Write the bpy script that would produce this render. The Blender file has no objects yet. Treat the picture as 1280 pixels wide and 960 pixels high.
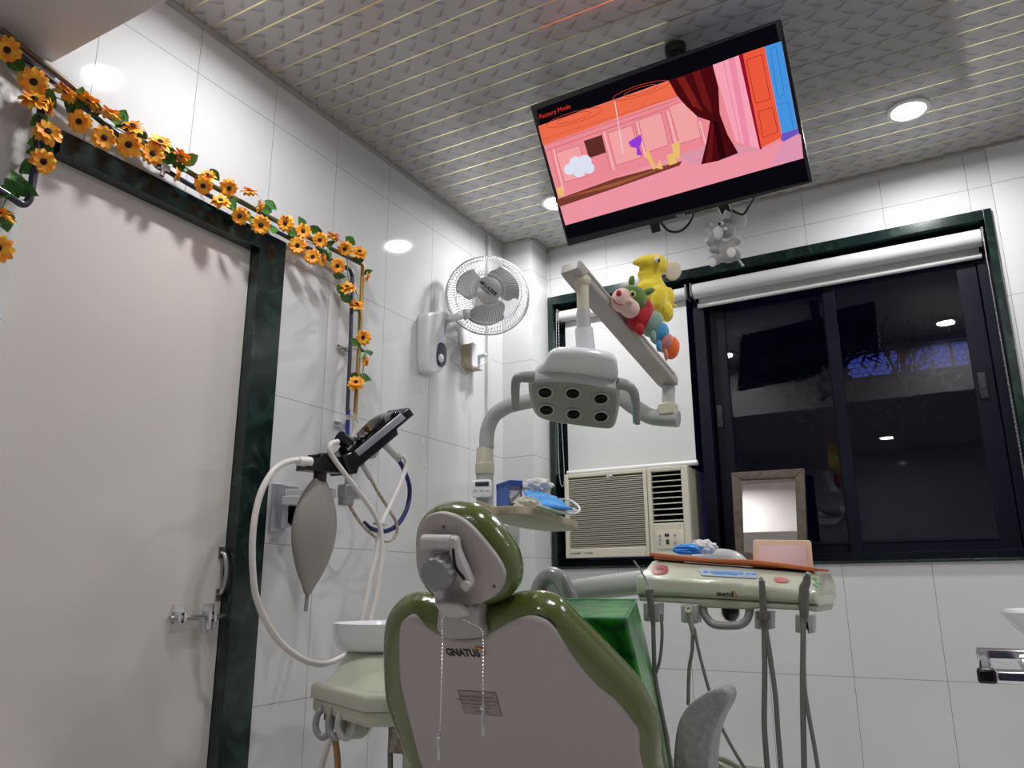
import bpy, bmesh, math, random
from mathutils import Vector, Matrix, Quaternion
random.seed(7)
PI = math.pi
SC = bpy.context.scene
COL = SC.collection
V = Vector
# ------------------------------------------------------------------ camera
FPX = 979.54
YAW, PIT, ROL = 0.512401, 0.256771, -0.0053775
CAM = V((0, 0, 0.95))
fw = V((-math.sin(YAW)*math.cos(PIT), math.cos(YAW)*math.cos(PIT), math.sin(PIT)))
rt = fw.cross(V((0, 0, 1))).normalized()
up = rt.cross(fw)
c_, s_ = math.cos(ROL), math.sin(ROL)
R2 = c_*rt + s_*up
U2 = -s_*rt + c_*up
cam = bpy.data.cameras.new('camera')
cam.sensor_width = 36
cam.lens = FPX/1280*36
cam.clip_start = 0.02
co = bpy.data.objects.new('camera', cam)
COL.objects.link(co)
mm = Matrix((R2, U2, -fw)).transposed().to_4x4()
mm.translation = CAM
co.matrix_world = mm
SC.camera = co

def ray(px, py):
    return R2*((px-640)/FPX) + U2*(-(py-480)/FPX) + fw

def P(px, py, x=None, y=None, z=None):
    d = ray(px, py)
    if x is not None: k = (x-CAM.x)/d.x
    elif y is not None: k = (y-CAM.y)/d.y
    else: k = (z-CAM.z)/d.z
    return CAM + d*k

class Fr:
    """a plane in the room: origin, right, up, normal towards the viewer side"""
    def __init__(s, O, u, v):
        s.O = V(O); s.u = V(u).normalized()
        v = V(v); s.v = (v - s.u*v.dot(s.u)).normalized()
        s.n = s.u.cross(s.v)
    def T(s, p, off=0):
        d = ray(*p); O = s.O + s.n*off
        w = CAM + d*((O-CAM).dot(s.n)/d.dot(s.n)) - s.O
        return (w.dot(s.u), w.dot(s.v))
    def W(s, a, b, c=0):
        return s.O + s.u*a + s.v*b + s.n*c
    def PW(s, p, off=0):
        a, b = s.T(p, off); return s.W(a, b, off)
    def M(s, a=0, b=0, c=0):
        m = Matrix((s.u, s.v, s.n)).transposed().to_4x4(); m.translation = s.W(a, b, c); return m
    def off(s, a=0, b=0, c=0):
        return Fr(s.W(a, b, c), s.u, s.v)

BW = Fr((0, 3.6, 0), (1, 0, 0), (0, 0, 1))        # back wall, seen from the room
LW = Fr((-1.98, 0, 0), (0, 1, 0), (0, 0, 1))      # left wall, normal +x
def BY(y): return Fr((0, y, 0), (1, 0, 0), (0, 0, 1))
def LX(x): return Fr((x, 0, 0), (0, 1, 0), (0, 0, 1))

# ------------------------------------------------------------------ materials
MATS = {}
def mat(name, col, rough=.5, metal=0, coat=0, emit=None, es=1, alpha=1, spec=.5, trans=0, bump=None, sheen=0, mottle=None):
    m = bpy.data.materials.new(name); m.use_nodes = True
    nt = m.node_tree; b = nt.nodes['Principled BSDF']
    b.inputs['Base Color'].default_value = (*col, 1)
    b.inputs['Roughness'].default_value = rough
    b.inputs['Metallic'].default_value = metal
    b.inputs['Coat Weight'].default_value = coat
    b.inputs['Coat Roughness'].default_value = .08
    b.inputs['Specular IOR Level'].default_value = spec
    b.inputs['Transmission Weight'].default_value = trans
    b.inputs['Sheen Weight'].default_value = sheen
    b.inputs['Alpha'].default_value = alpha
    if emit:
        b.inputs['Emission Color'].default_value = (*emit, 1)
        b.inputs['Emission Strength'].default_value = es
    if bump or mottle:
        tc = nt.nodes.new('ShaderNodeTexCoord')
    if bump:
        sc, st = bump
        n = nt.nodes.new('ShaderNodeTexNoise'); n.inputs['Scale'].default_value = sc; n.inputs['Detail'].default_value = 4
        bp = nt.nodes.new('ShaderNodeBump'); bp.inputs['Strength'].default_value = st; bp.inputs['Distance'].default_value = .01
        nt.links.new(tc.outputs['Object'], n.inputs['Vector'])
        nt.links.new(n.outputs['Fac'], bp.inputs['Height']); nt.links.new(bp.outputs['Normal'], b.inputs['Normal'])
    if mottle:
        sc, c2 = mottle
        n = nt.nodes.new('ShaderNodeTexNoise'); n.inputs['Scale'].default_value = sc; n.inputs['Detail'].default_value = 6
        mx = nt.nodes.new('ShaderNodeMix'); mx.data_type = 'RGBA'
        mr = nt.nodes.new('ShaderNodeMapRange'); mr.inputs['From Min'].default_value = .42; mr.inputs['From Max'].default_value = .62
        nt.links.new(tc.outputs['Object'], n.inputs['Vector']); nt.links.new(n.outputs['Fac'], mr.inputs['Value'])
        nt.links.new(mr.outputs['Result'], mx.inputs['Factor'])
        mx.inputs['A'].default_value = (*col, 1); mx.inputs['B'].default_value = (*c2, 1)
        nt.links.new(mx.outputs['Result'], b.inputs['Base Color'])
    MATS[name] = m
    return m

def tile_mat(name, axis, a0, pa, z0, pz, col, grout):
    """glossy wall tiles: joints every pa along the wall and pz in height"""
    m = mat(name, col, .05, coat=.0)
    nt = m.node_tree; N = nt.nodes; L = nt.links; b = N['Principled BSDF']
    tc = N.new('ShaderNodeTexCoord'); sp = N.new('ShaderNodeSeparateXYZ'); L.new(tc.outputs['Object'], sp.inputs[0])
    def joint(sock, o, p, w):
        s = N.new('ShaderNodeMath'); s.operation = 'SUBTRACT'; L.new(sock, s.inputs[0]); s.inputs[1].default_value = o
        d = N.new('ShaderNodeMath'); d.operation = 'DIVIDE'; L.new(s.outputs[0], d.inputs[0]); d.inputs[1].default_value = p
        r = N.new('ShaderNodeMath'); r.operation = 'ROUND'; L.new(d.outputs[0], r.inputs[0])
        e = N.new('ShaderNodeMath'); e.operation = 'SUBTRACT'; L.new(d.outputs[0], e.inputs[0]); L.new(r.outputs[0], e.inputs[1])
        a = N.new('ShaderNodeMath'); a.operation = 'ABSOLUTE'; L.new(e.outputs[0], a.inputs[0])
        c = N.new('ShaderNodeMath'); c.operation = 'LESS_THAN'; L.new(a.outputs[0], c.inputs[0]); c.inputs[1].default_value = w/p
        return c.outputs[0], r.outputs[0]
    ja, ca = joint(sp.outputs[axis], a0, pa, .0011)
    jz, cz = joint(sp.outputs[2], z0, pz, .0011)
    mxm = N.new('ShaderNodeMath'); mxm.operation = 'MAXIMUM'; L.new(ja, mxm.inputs[0]); L.new(jz, mxm.inputs[1])
    ns = N.new('ShaderNodeTexNoise'); ns.inputs['Scale'].default_value = 2.2; ns.inputs['Detail'].default_value = 5; L.new(tc.outputs['Object'], ns.inputs['Vector'])
    va = N.new('ShaderNodeMix'); va.data_type = 'RGBA'; L.new(ns.outputs['Fac'], va.inputs['Factor'])
    va.inputs['A'].default_value = (*[x*.93 for x in col], 1); va.inputs['B'].default_value = (*[min(1, x*1.05) for x in col], 1)
    mx = N.new('ShaderNodeMix'); mx.data_type = 'RGBA'; L.new(mxm.outputs[0], mx.inputs['Factor'])
    L.new(va.outputs['Result'], mx.inputs['A']); mx.inputs['B'].default_value = (*grout, 1)
    L.new(mx.outputs['Result'], b.inputs['Base Color'])
    rm = N.new('ShaderNodeMapRange'); L.new(mxm.outputs[0], rm.inputs['Value']); rm.inputs['To Min'].default_value = .055; rm.inputs['To Max'].default_value = .6
    L.new(rm.outputs['Result'], b.inputs['Roughness'])
    n2 = N.new('ShaderNodeTexNoise'); n2.inputs['Scale'].default_value = 3; n2.inputs['Detail'].default_value = 2; L.new(tc.outputs['Object'], n2.inputs['Vector'])
    bp = N.new('ShaderNodeBump'); bp.inputs['Strength'].default_value = .06; bp.inputs['Distance'].default_value = .02
    L.new(n2.outputs['Fac'], bp.inputs['Height']); L.new(bp.outputs['Normal'], b.inputs['Normal'])
    return m

TC = (.66, .66, .665); GR = (.22, .21, .2)
Z0, PZ = 1.10, .4975
TL = tile_mat('tile_left', 1, 1.768, .333, Z0, PZ, TC, GR)
TB = tile_mat('tile_back', 0, -.45, .333, Z0-.0, PZ, TC, GR)

def ceiling_mat():
    m = mat('ceiling_panels', (.5, .49, .48), .25, coat=.25)
    nt = m.node_tree; N = nt.nodes; L = nt.links; b = N['Principled BSDF']
    def M(op, a, c=None, clamp=False):
        n = N.new('ShaderNodeMath'); n.operation = op; n.use_clamp = clamp
        for i, q in enumerate((a, c)):
            if q is None: continue
            if isinstance(q, (int, float)): n.inputs[i].default_value = q
            else: L.new(q, n.inputs[i])
        return n.outputs[0]
    tc = N.new('ShaderNodeTexCoord')
    sp = N.new('ShaderNodeSeparateXYZ'); L.new(tc.outputs['Object'], sp.inputs[0])
    X, Y = sp.outputs[0], sp.outputs[1]
    k = 1/.062
    p = M('MULTIPLY', M('ADD', X, Y), k*.7071); q = M('MULTIPLY', M('SUBTRACT', Y, X), k*.7071)
    fp = M('FRACT', p); fq = M('FRACT', q)
    ck = M('MODULO', M('ADD', M('ADD', M('FLOOR', p), M('FLOOR', q)), 400), 2)
    ck = M('GREATER_THAN', ck, .5)
    ick = M('SUBTRACT', 1, ck)
    a = M('ADD', M('MULTIPLY', fp, ck), M('MULTIPLY', fq, ick))
    c = M('ADD', M('MULTIPLY', fq, ck), M('MULTIPLY', fp, ick))
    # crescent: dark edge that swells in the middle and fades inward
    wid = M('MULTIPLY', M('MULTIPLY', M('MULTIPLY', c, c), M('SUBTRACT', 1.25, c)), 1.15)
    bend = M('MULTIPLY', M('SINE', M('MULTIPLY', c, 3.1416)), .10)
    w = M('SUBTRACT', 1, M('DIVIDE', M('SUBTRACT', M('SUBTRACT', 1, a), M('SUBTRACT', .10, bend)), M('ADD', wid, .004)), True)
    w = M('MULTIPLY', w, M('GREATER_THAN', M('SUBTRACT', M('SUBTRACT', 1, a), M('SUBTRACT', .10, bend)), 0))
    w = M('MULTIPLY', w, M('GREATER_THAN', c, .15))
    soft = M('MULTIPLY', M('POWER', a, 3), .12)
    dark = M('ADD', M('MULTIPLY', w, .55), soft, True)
    # foil strip at every panel edge
    yy = M('DIVIDE', M('SUBTRACT', Y, 1.359), .0915)
    e = M('ABSOLUTE', M('SUBTRACT', yy, M('ROUND', yy)))
    strip = M('LESS_THAN', e, .030)
    dim = M('LESS_THAN', M('MODULO', M('ADD', M('ROUND', yy), 60), 2), .5)
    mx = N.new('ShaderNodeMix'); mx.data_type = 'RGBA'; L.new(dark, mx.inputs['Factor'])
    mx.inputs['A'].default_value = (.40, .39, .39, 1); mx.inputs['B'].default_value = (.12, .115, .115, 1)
    m2 = N.new('ShaderNodeMix'); m2.data_type = 'RGBA'; L.new(strip, m2.inputs['Factor'])
    L.new(mx.outputs['Result'], m2.inputs['A'])
    m2.inputs['B'].default_value = (.95, .84, .42, 1)
    L.new(m2.outputs['Result'], b.inputs['Base Color'])
    L.new(M('MULTIPLY', strip, .85), b.inputs['Metallic'])
    rr = M('ADD', M('MULTIPLY', strip, -.02), .17)
    L.new(rr, b.inputs['Roughness'])
    bp = N.new('ShaderNodeBump'); bp.inputs['Strength'].default_value = .25; bp.inputs['Distance'].default_value = .01; bp.invert = True
    L.new(M('MAXIMUM', strip, M('MULTIPLY', w, .2)), bp.inputs['Height']); L.new(bp.outputs['Normal'], b.inputs['Normal'])
    return m
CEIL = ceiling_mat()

def marble_mat():
    m = mat('green_marble', (.012, .03, .027), .18, coat=.2)
    nt = m.node_tree; N = nt.nodes; L = nt.links; b = N['Principled BSDF']
    tc = N.new('ShaderNodeTexCoord')
    n = N.new('ShaderNodeTexNoise'); n.inputs['Scale'].default_value = 9; n.inputs['Detail'].default_value = 9; n.inputs['Distortion'].default_value = 1.5
    r = N.new('ShaderNodeValToRGB'); r.color_ramp.elements[0].position = .45; r.color_ramp.elements[0].color = (.003, .011, .010, 1)
    r.color_ramp.elements[1].position = .72; r.color_ramp.elements[1].color = (.018, .045, .038, 1)
    L.new(tc.outputs['Object'], n.inputs['Vector']); L.new(n.outputs['Fac'], r.inputs[0]); L.new(r.outputs[0], b.inputs['Base Color'])
    return m
MARB = marble_mat()
def green_print():
    m = mat('green_printed_cover', (.03, .4, .04), .3, coat=.15)
    nt = m.node_tree; N = nt.nodes; L = nt.links; b = N['Principled BSDF']
    tc = N.new('ShaderNodeTexCoord')
    mp = N.new('ShaderNodeMapping'); mp.inputs['Scale'].default_value = (13, 13, 9); L.new(tc.outputs['Object'], mp.inputs['Vector'])
    ns = N.new('ShaderNodeTexNoise'); ns.inputs['Scale'].default_value = 1.2; L.new(mp.outputs[0], ns.inputs['Vector'])
    mx0 = N.new('ShaderNodeMix'); mx0.data_type = 'RGBA'; mx0.inputs['Factor'].default_value = .25
    L.new(mp.outputs[0], mx0.inputs['A']); L.new(ns.outputs['Color'], mx0.inputs['B'])
    v = N.new('ShaderNodeTexVoronoi'); v.feature = 'DISTANCE_TO_EDGE'; v.inputs['Scale'].default_value = 1.; v.inputs['Randomness'].default_value = .8
    L.new(mx0.outputs['Result'], v.inputs['Vector'])
    r = N.new('ShaderNodeValToRGB'); r.color_ramp.elements[0].color = (.0, .07, .015, 1); r.color_ramp.elements[0].position = .02
    r.color_ramp.elements[1].position = .5; r.color_ramp.elements[1].color = (.045, .40, .03, 1)
    e = r.color_ramp.elements.new(.09); e.color = (.006, .19, .018, 1)
    L.new(v.outputs['Distance'], r.inputs[0]); L.new(r.outputs[0], b.inputs['Base Color'])
    return m
GPRINT = green_print()
def thin_glass(name, tint=(1, 1, 1), ior=1.5):
    m = bpy.data.materials.new(name); m.use_nodes = True; nt = m.node_tree; nt.nodes.clear(); N = nt.nodes
    o = N.new('ShaderNodeOutputMaterial'); mx = N.new('ShaderNodeMixShader'); f = N.new('ShaderNodeFresnel'); f.inputs[0].default_value = ior
    t = N.new('ShaderNodeBsdfTransparent'); t.inputs[0].default_value = (*tint, 1); g = N.new('ShaderNodeBsdfGlossy'); g.inputs['Roughness'].default_value = .01
    nt.links.new(f.outputs[0], mx.inputs[0]); nt.links.new(t.outputs[0], mx.inputs[1]); nt.links.new(g.outputs[0], mx.inputs[2]); nt.links.new(mx.outputs[0], o.inputs[0])
    return m
GLASS = thin_glass('window_glass', (.9, .92, .95), 1.42); CLEAR = thin_glass('clear_plastic', (.93, .95, 1), 1.45)

WHITE = mat('white_plastic', (.72, .73, .75), .3)
WHITEG = mat('white_gloss', (.87, .87, .9), .15, coat=.4)
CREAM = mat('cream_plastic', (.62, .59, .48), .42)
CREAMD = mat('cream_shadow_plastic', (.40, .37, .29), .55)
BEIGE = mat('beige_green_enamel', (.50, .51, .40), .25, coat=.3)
BEIGE2 = mat('beige_cover', (.58, .55, .43), .35)
GREY = mat('grey_plastic', (.30, .30, .305), .3)
GREYL = mat('light_grey_plastic', (.50, .50, .49), .28)
GREYM = mat('mid_grey_enamel', (.38, .39, .38), .35)
GREYD = mat('dark_grey_rubber', (.12, .112, .105), .42)
HOSEG = mat('grey_hose', (.17, .16, .15), .45)
BAG = mat('rubber_bag', (.25, .235, .215), .55)
SHELL = mat('mauve_grey_shell', (.43, .385, .38), .42, bump=(300, .03))
SHELLL = mat('shell_light', (.55, .52, .51), .33)
OLIVE = mat('olive_vinyl', (.095, .125, .026), .2, coat=.6, bump=(30, .3))
BLACK = mat('black_plastic', (.008, .008, .01), .25)
BLACKM = mat('black_matte', (.006, .006, .007), .6)
ALU = mat('black_aluminium', (.005, .006, .013), .38, spec=.15)
ALU2 = mat('silver_aluminium', (.55, .56, .60), .32, metal=.8)
CHROME = mat('chrome', (.8, .8, .82), .1, metal=1)
STEEL = mat('brushed_steel', (.42, .41, .40), .32, metal=.9)
DOOR = mat('door_paint', (.63, .59, .56), .2, coat=.35, bump=(2.5, .05))
PLAST = mat('wall_plaster', (.55, .52, .49), .6)
SOFF = mat('soffit_paint', (.62, .58, .57), .55)
HOSEW = mat('white_hose', (.72, .68, .65), .35)
HOSEB = mat('blue_hose', (.008, .014, .11), .3)
HOSEO = mat('tan_hose', (.35, .19, .06), .4)
PIPEB = mat('blue_painted_pipe', (.02, .022, .05), .3, coat=.2)
PIPEC = mat('brown_painted_pipe', (.16, .115, .08), .3, metal=.3)
BRASS = mat('brass_pipe', (.36, .22, .06), .3, metal=.6)
BLIND = mat('blind_fabric', (.62, .62, .615), .8)
BLINDW = mat('blind_bar', (.75, .75, .74), .3)
WOOD = mat('wood_laminate', (.50, .42, .30), .4, mottle=(20, (.42, .34, .23)))
MIRROR = mat('mirror_glass', (.92, .93, .9), .01, metal=1)
MFRAME = mat('bronze_frame', (.10, .075, .055), .45, spec=.3, mottle=(30, (.07, .05, .038)))
PEACH = mat('peach_plastic', (.75, .55, .40), .4)
PINK = mat('pink_card', (.78, .62, .66), .5)
ORANGE = mat('orange_folder', (.55, .15, .045), .4)
BLUEM = mat('blue_mask', (.06, .32, .75), .7, mottle=(60, (.05, .27, .66)))
BLUEP = mat('blue_print', (.02, .09, .40), .35)
BLUEL = mat('blue_label', (.08, .28, .62), .3)
LBLUE = mat('pale_blue_sheet', (.22, .33, .55), .6)
TISS = mat('tissue', (.75, .75, .73), .8)
GLOVE = mat('latex_glove', (.66, .63, .56), .6)
RED = mat('red_sticker', (.30, .03, .035), .4)
GREENM = mat('green_marks', (.06, .30, .12), .5)
LCD = mat('lcd_dark', (.03, .035, .04), .2)
LENS = mat('lens_glass', (.006, .006, .006), .12, spec=.15)
YEL = mat('yellow_plush', (.80, .62, .03), .9, sheen=.4, bump=(260, .25))
PGREY = mat('grey_plush', (.33, .33, .34), .9, sheen=.4, bump=(260, .25))
PGREYL = mat('pale_grey_plush', (.60, .60, .62), .9, sheen=.3, bump=(260, .2))
PWHITE = mat('white_plush', (.70, .68, .66), .9, sheen=.3, bump=(260, .2))
PEARY = mat('cream_plush', (.68, .56, .44), .9, sheen=.3, bump=(260, .2))
PPINK = mat('pale_pink_plush', (.72, .50, .46), .9, sheen=.3, bump=(260, .2))
PGREEN = mat('green_plush', (.10, .19, .035), .9, sheen=.3, bump=(260, .25))
PRED = mat('red_plush', (.42, .008, .02), .9, sheen=.15, bump=(260, .25))
PSAGE = mat('sage_plush', (.22, .35, .27), .9, sheen=.3, bump=(260, .25))
PBLUE = mat('blue_plush', (.06, .28, .52), .9, sheen=.3, bump=(260, .25))
PSAL = mat('salmon_plush', (.55, .19, .15), .9, sheen=.3, bump=(260, .25))
PORA = mat('orange_plush', (.90, .14, .012), .9, sheen=.3, bump=(260, .25))
PETAL = mat('sunflower_petal', (1.0, .52, .03), .55, mottle=(45, (.95, .27, .012)))
CORE = mat('flower_core', (.035, .012, .005), .9, bump=(400, .5))
LEAF = mat('leaf_green', (.07, .22, .03), .4, mottle=(50, (.035, .13, .02)))
LAMP = mat('lamp_diffuser', (.9, .9, .9), .4, emit=(1, .98, .95), es=45)
FLOORM = mat('floor_tile', (.72, .69, .67), .3)
CABIN = mat('dark_blue_laminate', (.012, .018, .05), .35)
NIGHTW = mat('outdoor_concrete', (.018, .017, .016), .9)
BARK = mat('bark', (.03, .025, .02), .9)
INK = mat('black_ink', (.015, .013, .013), .5)
INKB = mat('blue_ink', (.05, .06, .16), .5)
GOLD = mat('orange_emblem', (.55, .22, .05), .45)
STICK = mat('grey_sticker', (.30, .255, .22), .35)
STICKB = mat('sticker_border', (.16, .12, .11), .4)
SOCK = mat('socket_box_side', (.52, .42, .28), .5)

# ------------------------------------------------------------------ mesh builder
def cr(pts, n=8, closed=False):
    """Catmull-Rom through the points"""
    pts = [V(p) if len(p) == 3 else V((*p, 0)) for p in pts]
    N = len(pts); out = []
    if N < 3 and not closed:
        return pts
    rng = N if closed else N-1
    for i in range(rng):
        p1 = pts[i]; p2 = pts[(i+1) % N]
        p0 = pts[(i-1) % N] if closed or i > 0 else 2*p1-p2
        p3 = pts[(i+2) % N] if closed or i+2 < N else 2*p2-p1
        for k in range(n):
            t = k/n; t2 = t*t; t3 = t2*t
            out.append(.5*((2*p1)+(-p0+p2)*t+(2*p0-5*p1+4*p2-p3)*t2+(-p0+3*p1-3*p2+p3)*t3))
    if not closed: out.append(pts[-1])
    return out

class MB:
    def __init__(s):
        s.bm = bmesh.new(); s.mats = []
    def mi(s, m):
        if m is None: return 0
        if m not in s.mats: s.mats.append(m)
        return s.mats.index(m)
    def face(s, vs, m=0):
        try:
            f = s.bm.faces.new(vs); f.material_index = m; return f
        except ValueError:
            return None
    def box(s, c, size, M=None, mt=None):
        """box centred at c; M rotates/positions the local box"""
        M = M or Matrix.Identity(4); k = s.mi(mt)
        x, y, z = [q/2 for q in size]; c = V(c)
        vs = [s.bm.verts.new(M @ (c+V((a*x, b*y, d*z)))) for a in (-1, 1) for b in (-1, 1) for d in (-1, 1)]
        for f in ((0, 1, 3, 2), (4, 6, 7, 5), (0, 4, 5, 1), (2, 3, 7, 6), (0, 2, 6, 4), (1, 5, 7, 3)):
            s.face([vs[i] for i in f], k)
        return s
    def mm(s, a, b, mt=None):
        a = V(a); b = V(b)
        return s.box((a+b)/2, [abs(q) for q in (b-a)], mt=mt)
    def ring(s, c, d, r, n, ref=None, ry=None):
        d = V(d).normalized()
        ref = V(ref) if ref is not None else (V((0, 0, 1)) if abs(d.z) < .95 else V((1, 0, 0)))
        a = (ref - d*ref.dot(d)).normalized(); b = d.cross(a); ry = ry if ry else r
        return [s.bm.verts.new(V(c)+a*math.cos(2*PI*i/n)*r+b*math.sin(2*PI*i/n)*ry) for i in range(n)]
    def tube(s, pts, r, n=10, smooth=8, closed=False, caps=True, mt=None, ref=None, ry=None):
        k = s.mi(mt)
        P_ = cr(pts, smooth, closed) if smooth else [V(p) for p in pts]
        N = len(P_); rad = r if callable(r) else (lambda t: r)
        ry_ = ry if callable(ry) else (lambda t: ry)
        rings = []; pa = None
        for i, p in enumerate(P_):
            d = (P_[(i+1) % N]-P_[i-1]) if closed else (P_[min(i+1, N-1)]-P_[max(i-1, 0)])
            if d.length < 1e-9: d = V((0, 0, 1))
            d.normalize()
            if pa is None:
                rf = V(ref) if ref is not None else (V((0, 0, 1)) if abs(d.z) < .9 else V((1, 0, 0)))
            else: rf = pa
            a = rf - d*rf.dot(d)
            if a.length < 1e-6: a = d.orthogonal()
            a.normalize(); pa = a; b = d.cross(a)
            t = i/max(1, N-1); q = rad(t); q2 = ry_(t) or q
            rings.append([s.bm.verts.new(p+a*math.cos(2*PI*j/n)*q+b*math.sin(2*PI*j/n)*q2) for j in range(n)])
        for i in range(N if closed else N-1):
            A = rings[i]; B = rings[(i+1) % N]
            for j in range(n):
                s.face([A[j], A[(j+1) % n], B[(j+1) % n], B[j]], k)
        if caps and not closed:
            s.face(rings[0][::-1], k); s.face(rings[-1], k)
        return s
    def cyl(s, a, b, r, r2=None, n=20, mt=None):
        r2 = r if r2 is None else r2
        return s.tube([a, b], lambda t: r+(r2-r)*t, n, 0, mt=mt)
    def lathe(s, prof, O, axis, n=28, mt=None, ref=None):
        """profile [(radius, height along axis)]"""
        k = s.mi(mt); O = V(O); ax = V(axis).normalized(); rings = []
        for r, h in prof: rings.append(s.ring(O+ax*h, ax, max(r, 1e-5), n, ref))
        for A, B in zip(rings, rings[1:]):
            for j in range(n): s.face([A[j], A[(j+1) % n], B[(j+1) % n], B[j]], k)
        s.face(rings[0][::-1], k); s.face(rings[-1], k)
        return s
    def ell(s, c, rad, M=None, n=14, mt=None):
        k = s.mi(mt); M = M or Matrix.Identity(3)
        c = V(c)
        if isinstance(rad, (int, float)): rad = (rad,)*3
        rows = []
        for i in range(1, n):
            th = PI*i/n
            rows.append([s.bm.verts.new(c+M @ V((rad[0]*math.sin(th)*math.cos(2*PI*j/(2*n)), rad[1]*math.sin(th)*math.sin(2*PI*j/(2*n)), rad[2]*math.cos(th)))) for j in range(2*n)])
        t = s.bm.verts.new(c+M @ V((0, 0, rad[2]))); b = s.bm.verts.new(c-M @ V((0, 0, rad[2])))
        for A, B in zip(rows, rows[1:]):
            for j in range(2*n): s.face([A[j], B[j], B[(j+1) % (2*n)], A[(j+1) % (2*n)]], k)
        for j in range(2*n):
            s.face([t, rows[0][j], rows[0][(j+1) % (2*n)]], k); s.face([b, rows[-1][(j+1) % (2*n)], rows[-1][j]], k)
        return s
    def loft(s, pts, F, t, r=.004, off=0, seg=4, rb=None, mt=None, bulge=0, smooth=0):
        """outline (2-D in frame F), front at off, back at off-t, edges rounded"""
        k = s.mi(mt)
        if smooth: pts = [(p.x, p.y) for p in cr(pts, smooth, True)]
        pts = [V((p[0], p[1])) for p in pts]
        A = sum(pts[i].x*pts[(i+1) % len(pts)].y-pts[(i+1) % len(pts)].x*pts[i].y for i in range(len(pts)))
        if A < 0: pts = pts[::-1]
        N = len(pts); nor = []
        for i in range(N):
            e1 = (pts[i]-pts[i-1]); e2 = (pts[(i+1) % N]-pts[i])
            e1 = e1.normalized() if e1.length > 1e-9 else V((1, 0)); e2 = e2.normalized() if e2.length > 1e-9 else e1
            n1 = V((-e1.y, e1.x)); n2 = V((-e2.y, e2.x)); m_ = n1+n2
            m_ = m_.normalized() if m_.length > 1e-6 else n1
            nor.append(m_/max(.5, m_.dot(n1)))
        rb = r if rb is None else rb
        prof = []
        for i in range(seg+1):
            a = PI/2*i/seg; prof.append((r*(1-math.sin(a)), off-r*(1-math.cos(a))))
        for i in range(seg+1):
            a = PI/2*i/seg; prof.append((rb*(1-math.cos(a)), off-t+rb*(1-math.sin(a))))
        rings = [[s.bm.verts.new(F.W(p.x+n_.x*ins, p.y+n_.y*ins, d)) for p, n_ in zip(pts, nor)] for ins, d in prof]
        for A_, B_ in zip(rings, rings[1:]):
            for j in range(N): s.face([A_[j], B_[j], B_[(j+1) % N], A_[(j+1) % N]], k)
        f1 = s.face(rings[0], k); f2 = s.face(rings[-1][::-1], k)
        fs = [f for f in (f1, f2) if f]
        if fs and N > 4: bmesh.ops.triangulate(s.bm, faces=fs)
        return s
    def poly(s, pts3, mt=None):
        k = s.mi(mt); f = s.face([s.bm.verts.new(V(p)) for p in pts3], k)
        if f and len(pts3) > 4: bmesh.ops.triangulate(s.bm, faces=[f])
        return s
    def build(s, name, m=None, parent=None, smooth=40, bevel=0, sub=0, remesh=0, label=None):
        bmesh.ops.recalc_face_normals(s.bm, faces=s.bm.faces[:])
        me = bpy.data.meshes.new(name); s.bm.to_mesh(me); s.bm.free()
        if m is not None and not s.mats: me.materials.append(m)
        for q in s.mats: me.materials.append(q)
        if smooth:
            me.shade_smooth(); me.set_sharp_from_angle(angle=math.radians(smooth))
        o = bpy.data.objects.new(name, me); COL.objects.link(o)
        if remesh:
            md = o.modifiers.new('r', 'REMESH'); md.mode = 'VOXEL'; md.voxel_size = remesh; md.use_smooth_shade = True
            sm = o.modifiers.new('s', 'SMOOTH'); sm.factor = .6; sm.iterations = 3
        if bevel:
            md = o.modifiers.new('b', 'BEVEL'); md.width = bevel; md.segments = 3; md.limit_method = 'ANGLE'; md.angle_limit = math.radians(40)
        if sub:
            md = o.modifiers.new('u', 'SUBSURF'); md.levels = sub; md.render_levels = sub
        if parent: 
            o.parent = parent
            o.matrix_parent_inverse = root_inv(parent)
        if label: o['label'] = label
        return o

def world_of(o):
    m = o.matrix_basis.copy()
    if o.parent: m = world_of(o.parent) @ o.matrix_parent_inverse @ m
    return m
def root_inv(p): return world_of(p).inverted()

def thing(name, label, cat, loc, group=None):
    o = bpy.data.objects.new(name, None); COL.objects.link(o); o.location = loc; o.empty_display_size = .05
    o['label'] = label; o['category'] = cat
    if group: o['group'] = group
    return o
def tag(o, label, cat, group=None):
    o['label'] = label; o['category'] = cat
    if group: o['group'] = group
    return o
def struct(o):
    o['kind'] = 'structure'; return o
DG = None
def text(name, s, size, M, m, parent=None, ext=.0006, align='CENTER', sx=1, bold=0, shear=0, label=None):
    cu = bpy.data.curves.new('tmp', 'FONT'); cu.body = s; cu.size = size; cu.extrude = ext; cu.align_x = align; cu.align_y = 'CENTER'; cu.offset = bold; cu.shear = shear
    cu.resolution_u = 3
    t = bpy.data.objects.new('tmp', cu); COL.objects.link(t)
    bpy.context.view_layer.update()
    dg = bpy.context.evaluated_depsgraph_get()
    me = bpy.data.meshes.new_from_object(t.evaluated_get(dg)); me.name = name
    bpy.data.objects.remove(t); bpy.data.curves.remove(cu)
    me.transform(M @ Matrix.Diagonal((sx, 1, 1, 1))); me.materials.clear(); me.materials.append(m)
    o = bpy.data.objects.new(name, me); COL.objects.link(o)
    if parent: o.parent = parent; o.matrix_parent_inverse = root_inv(parent)
    if label: o['label'] = label
    return o
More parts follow.
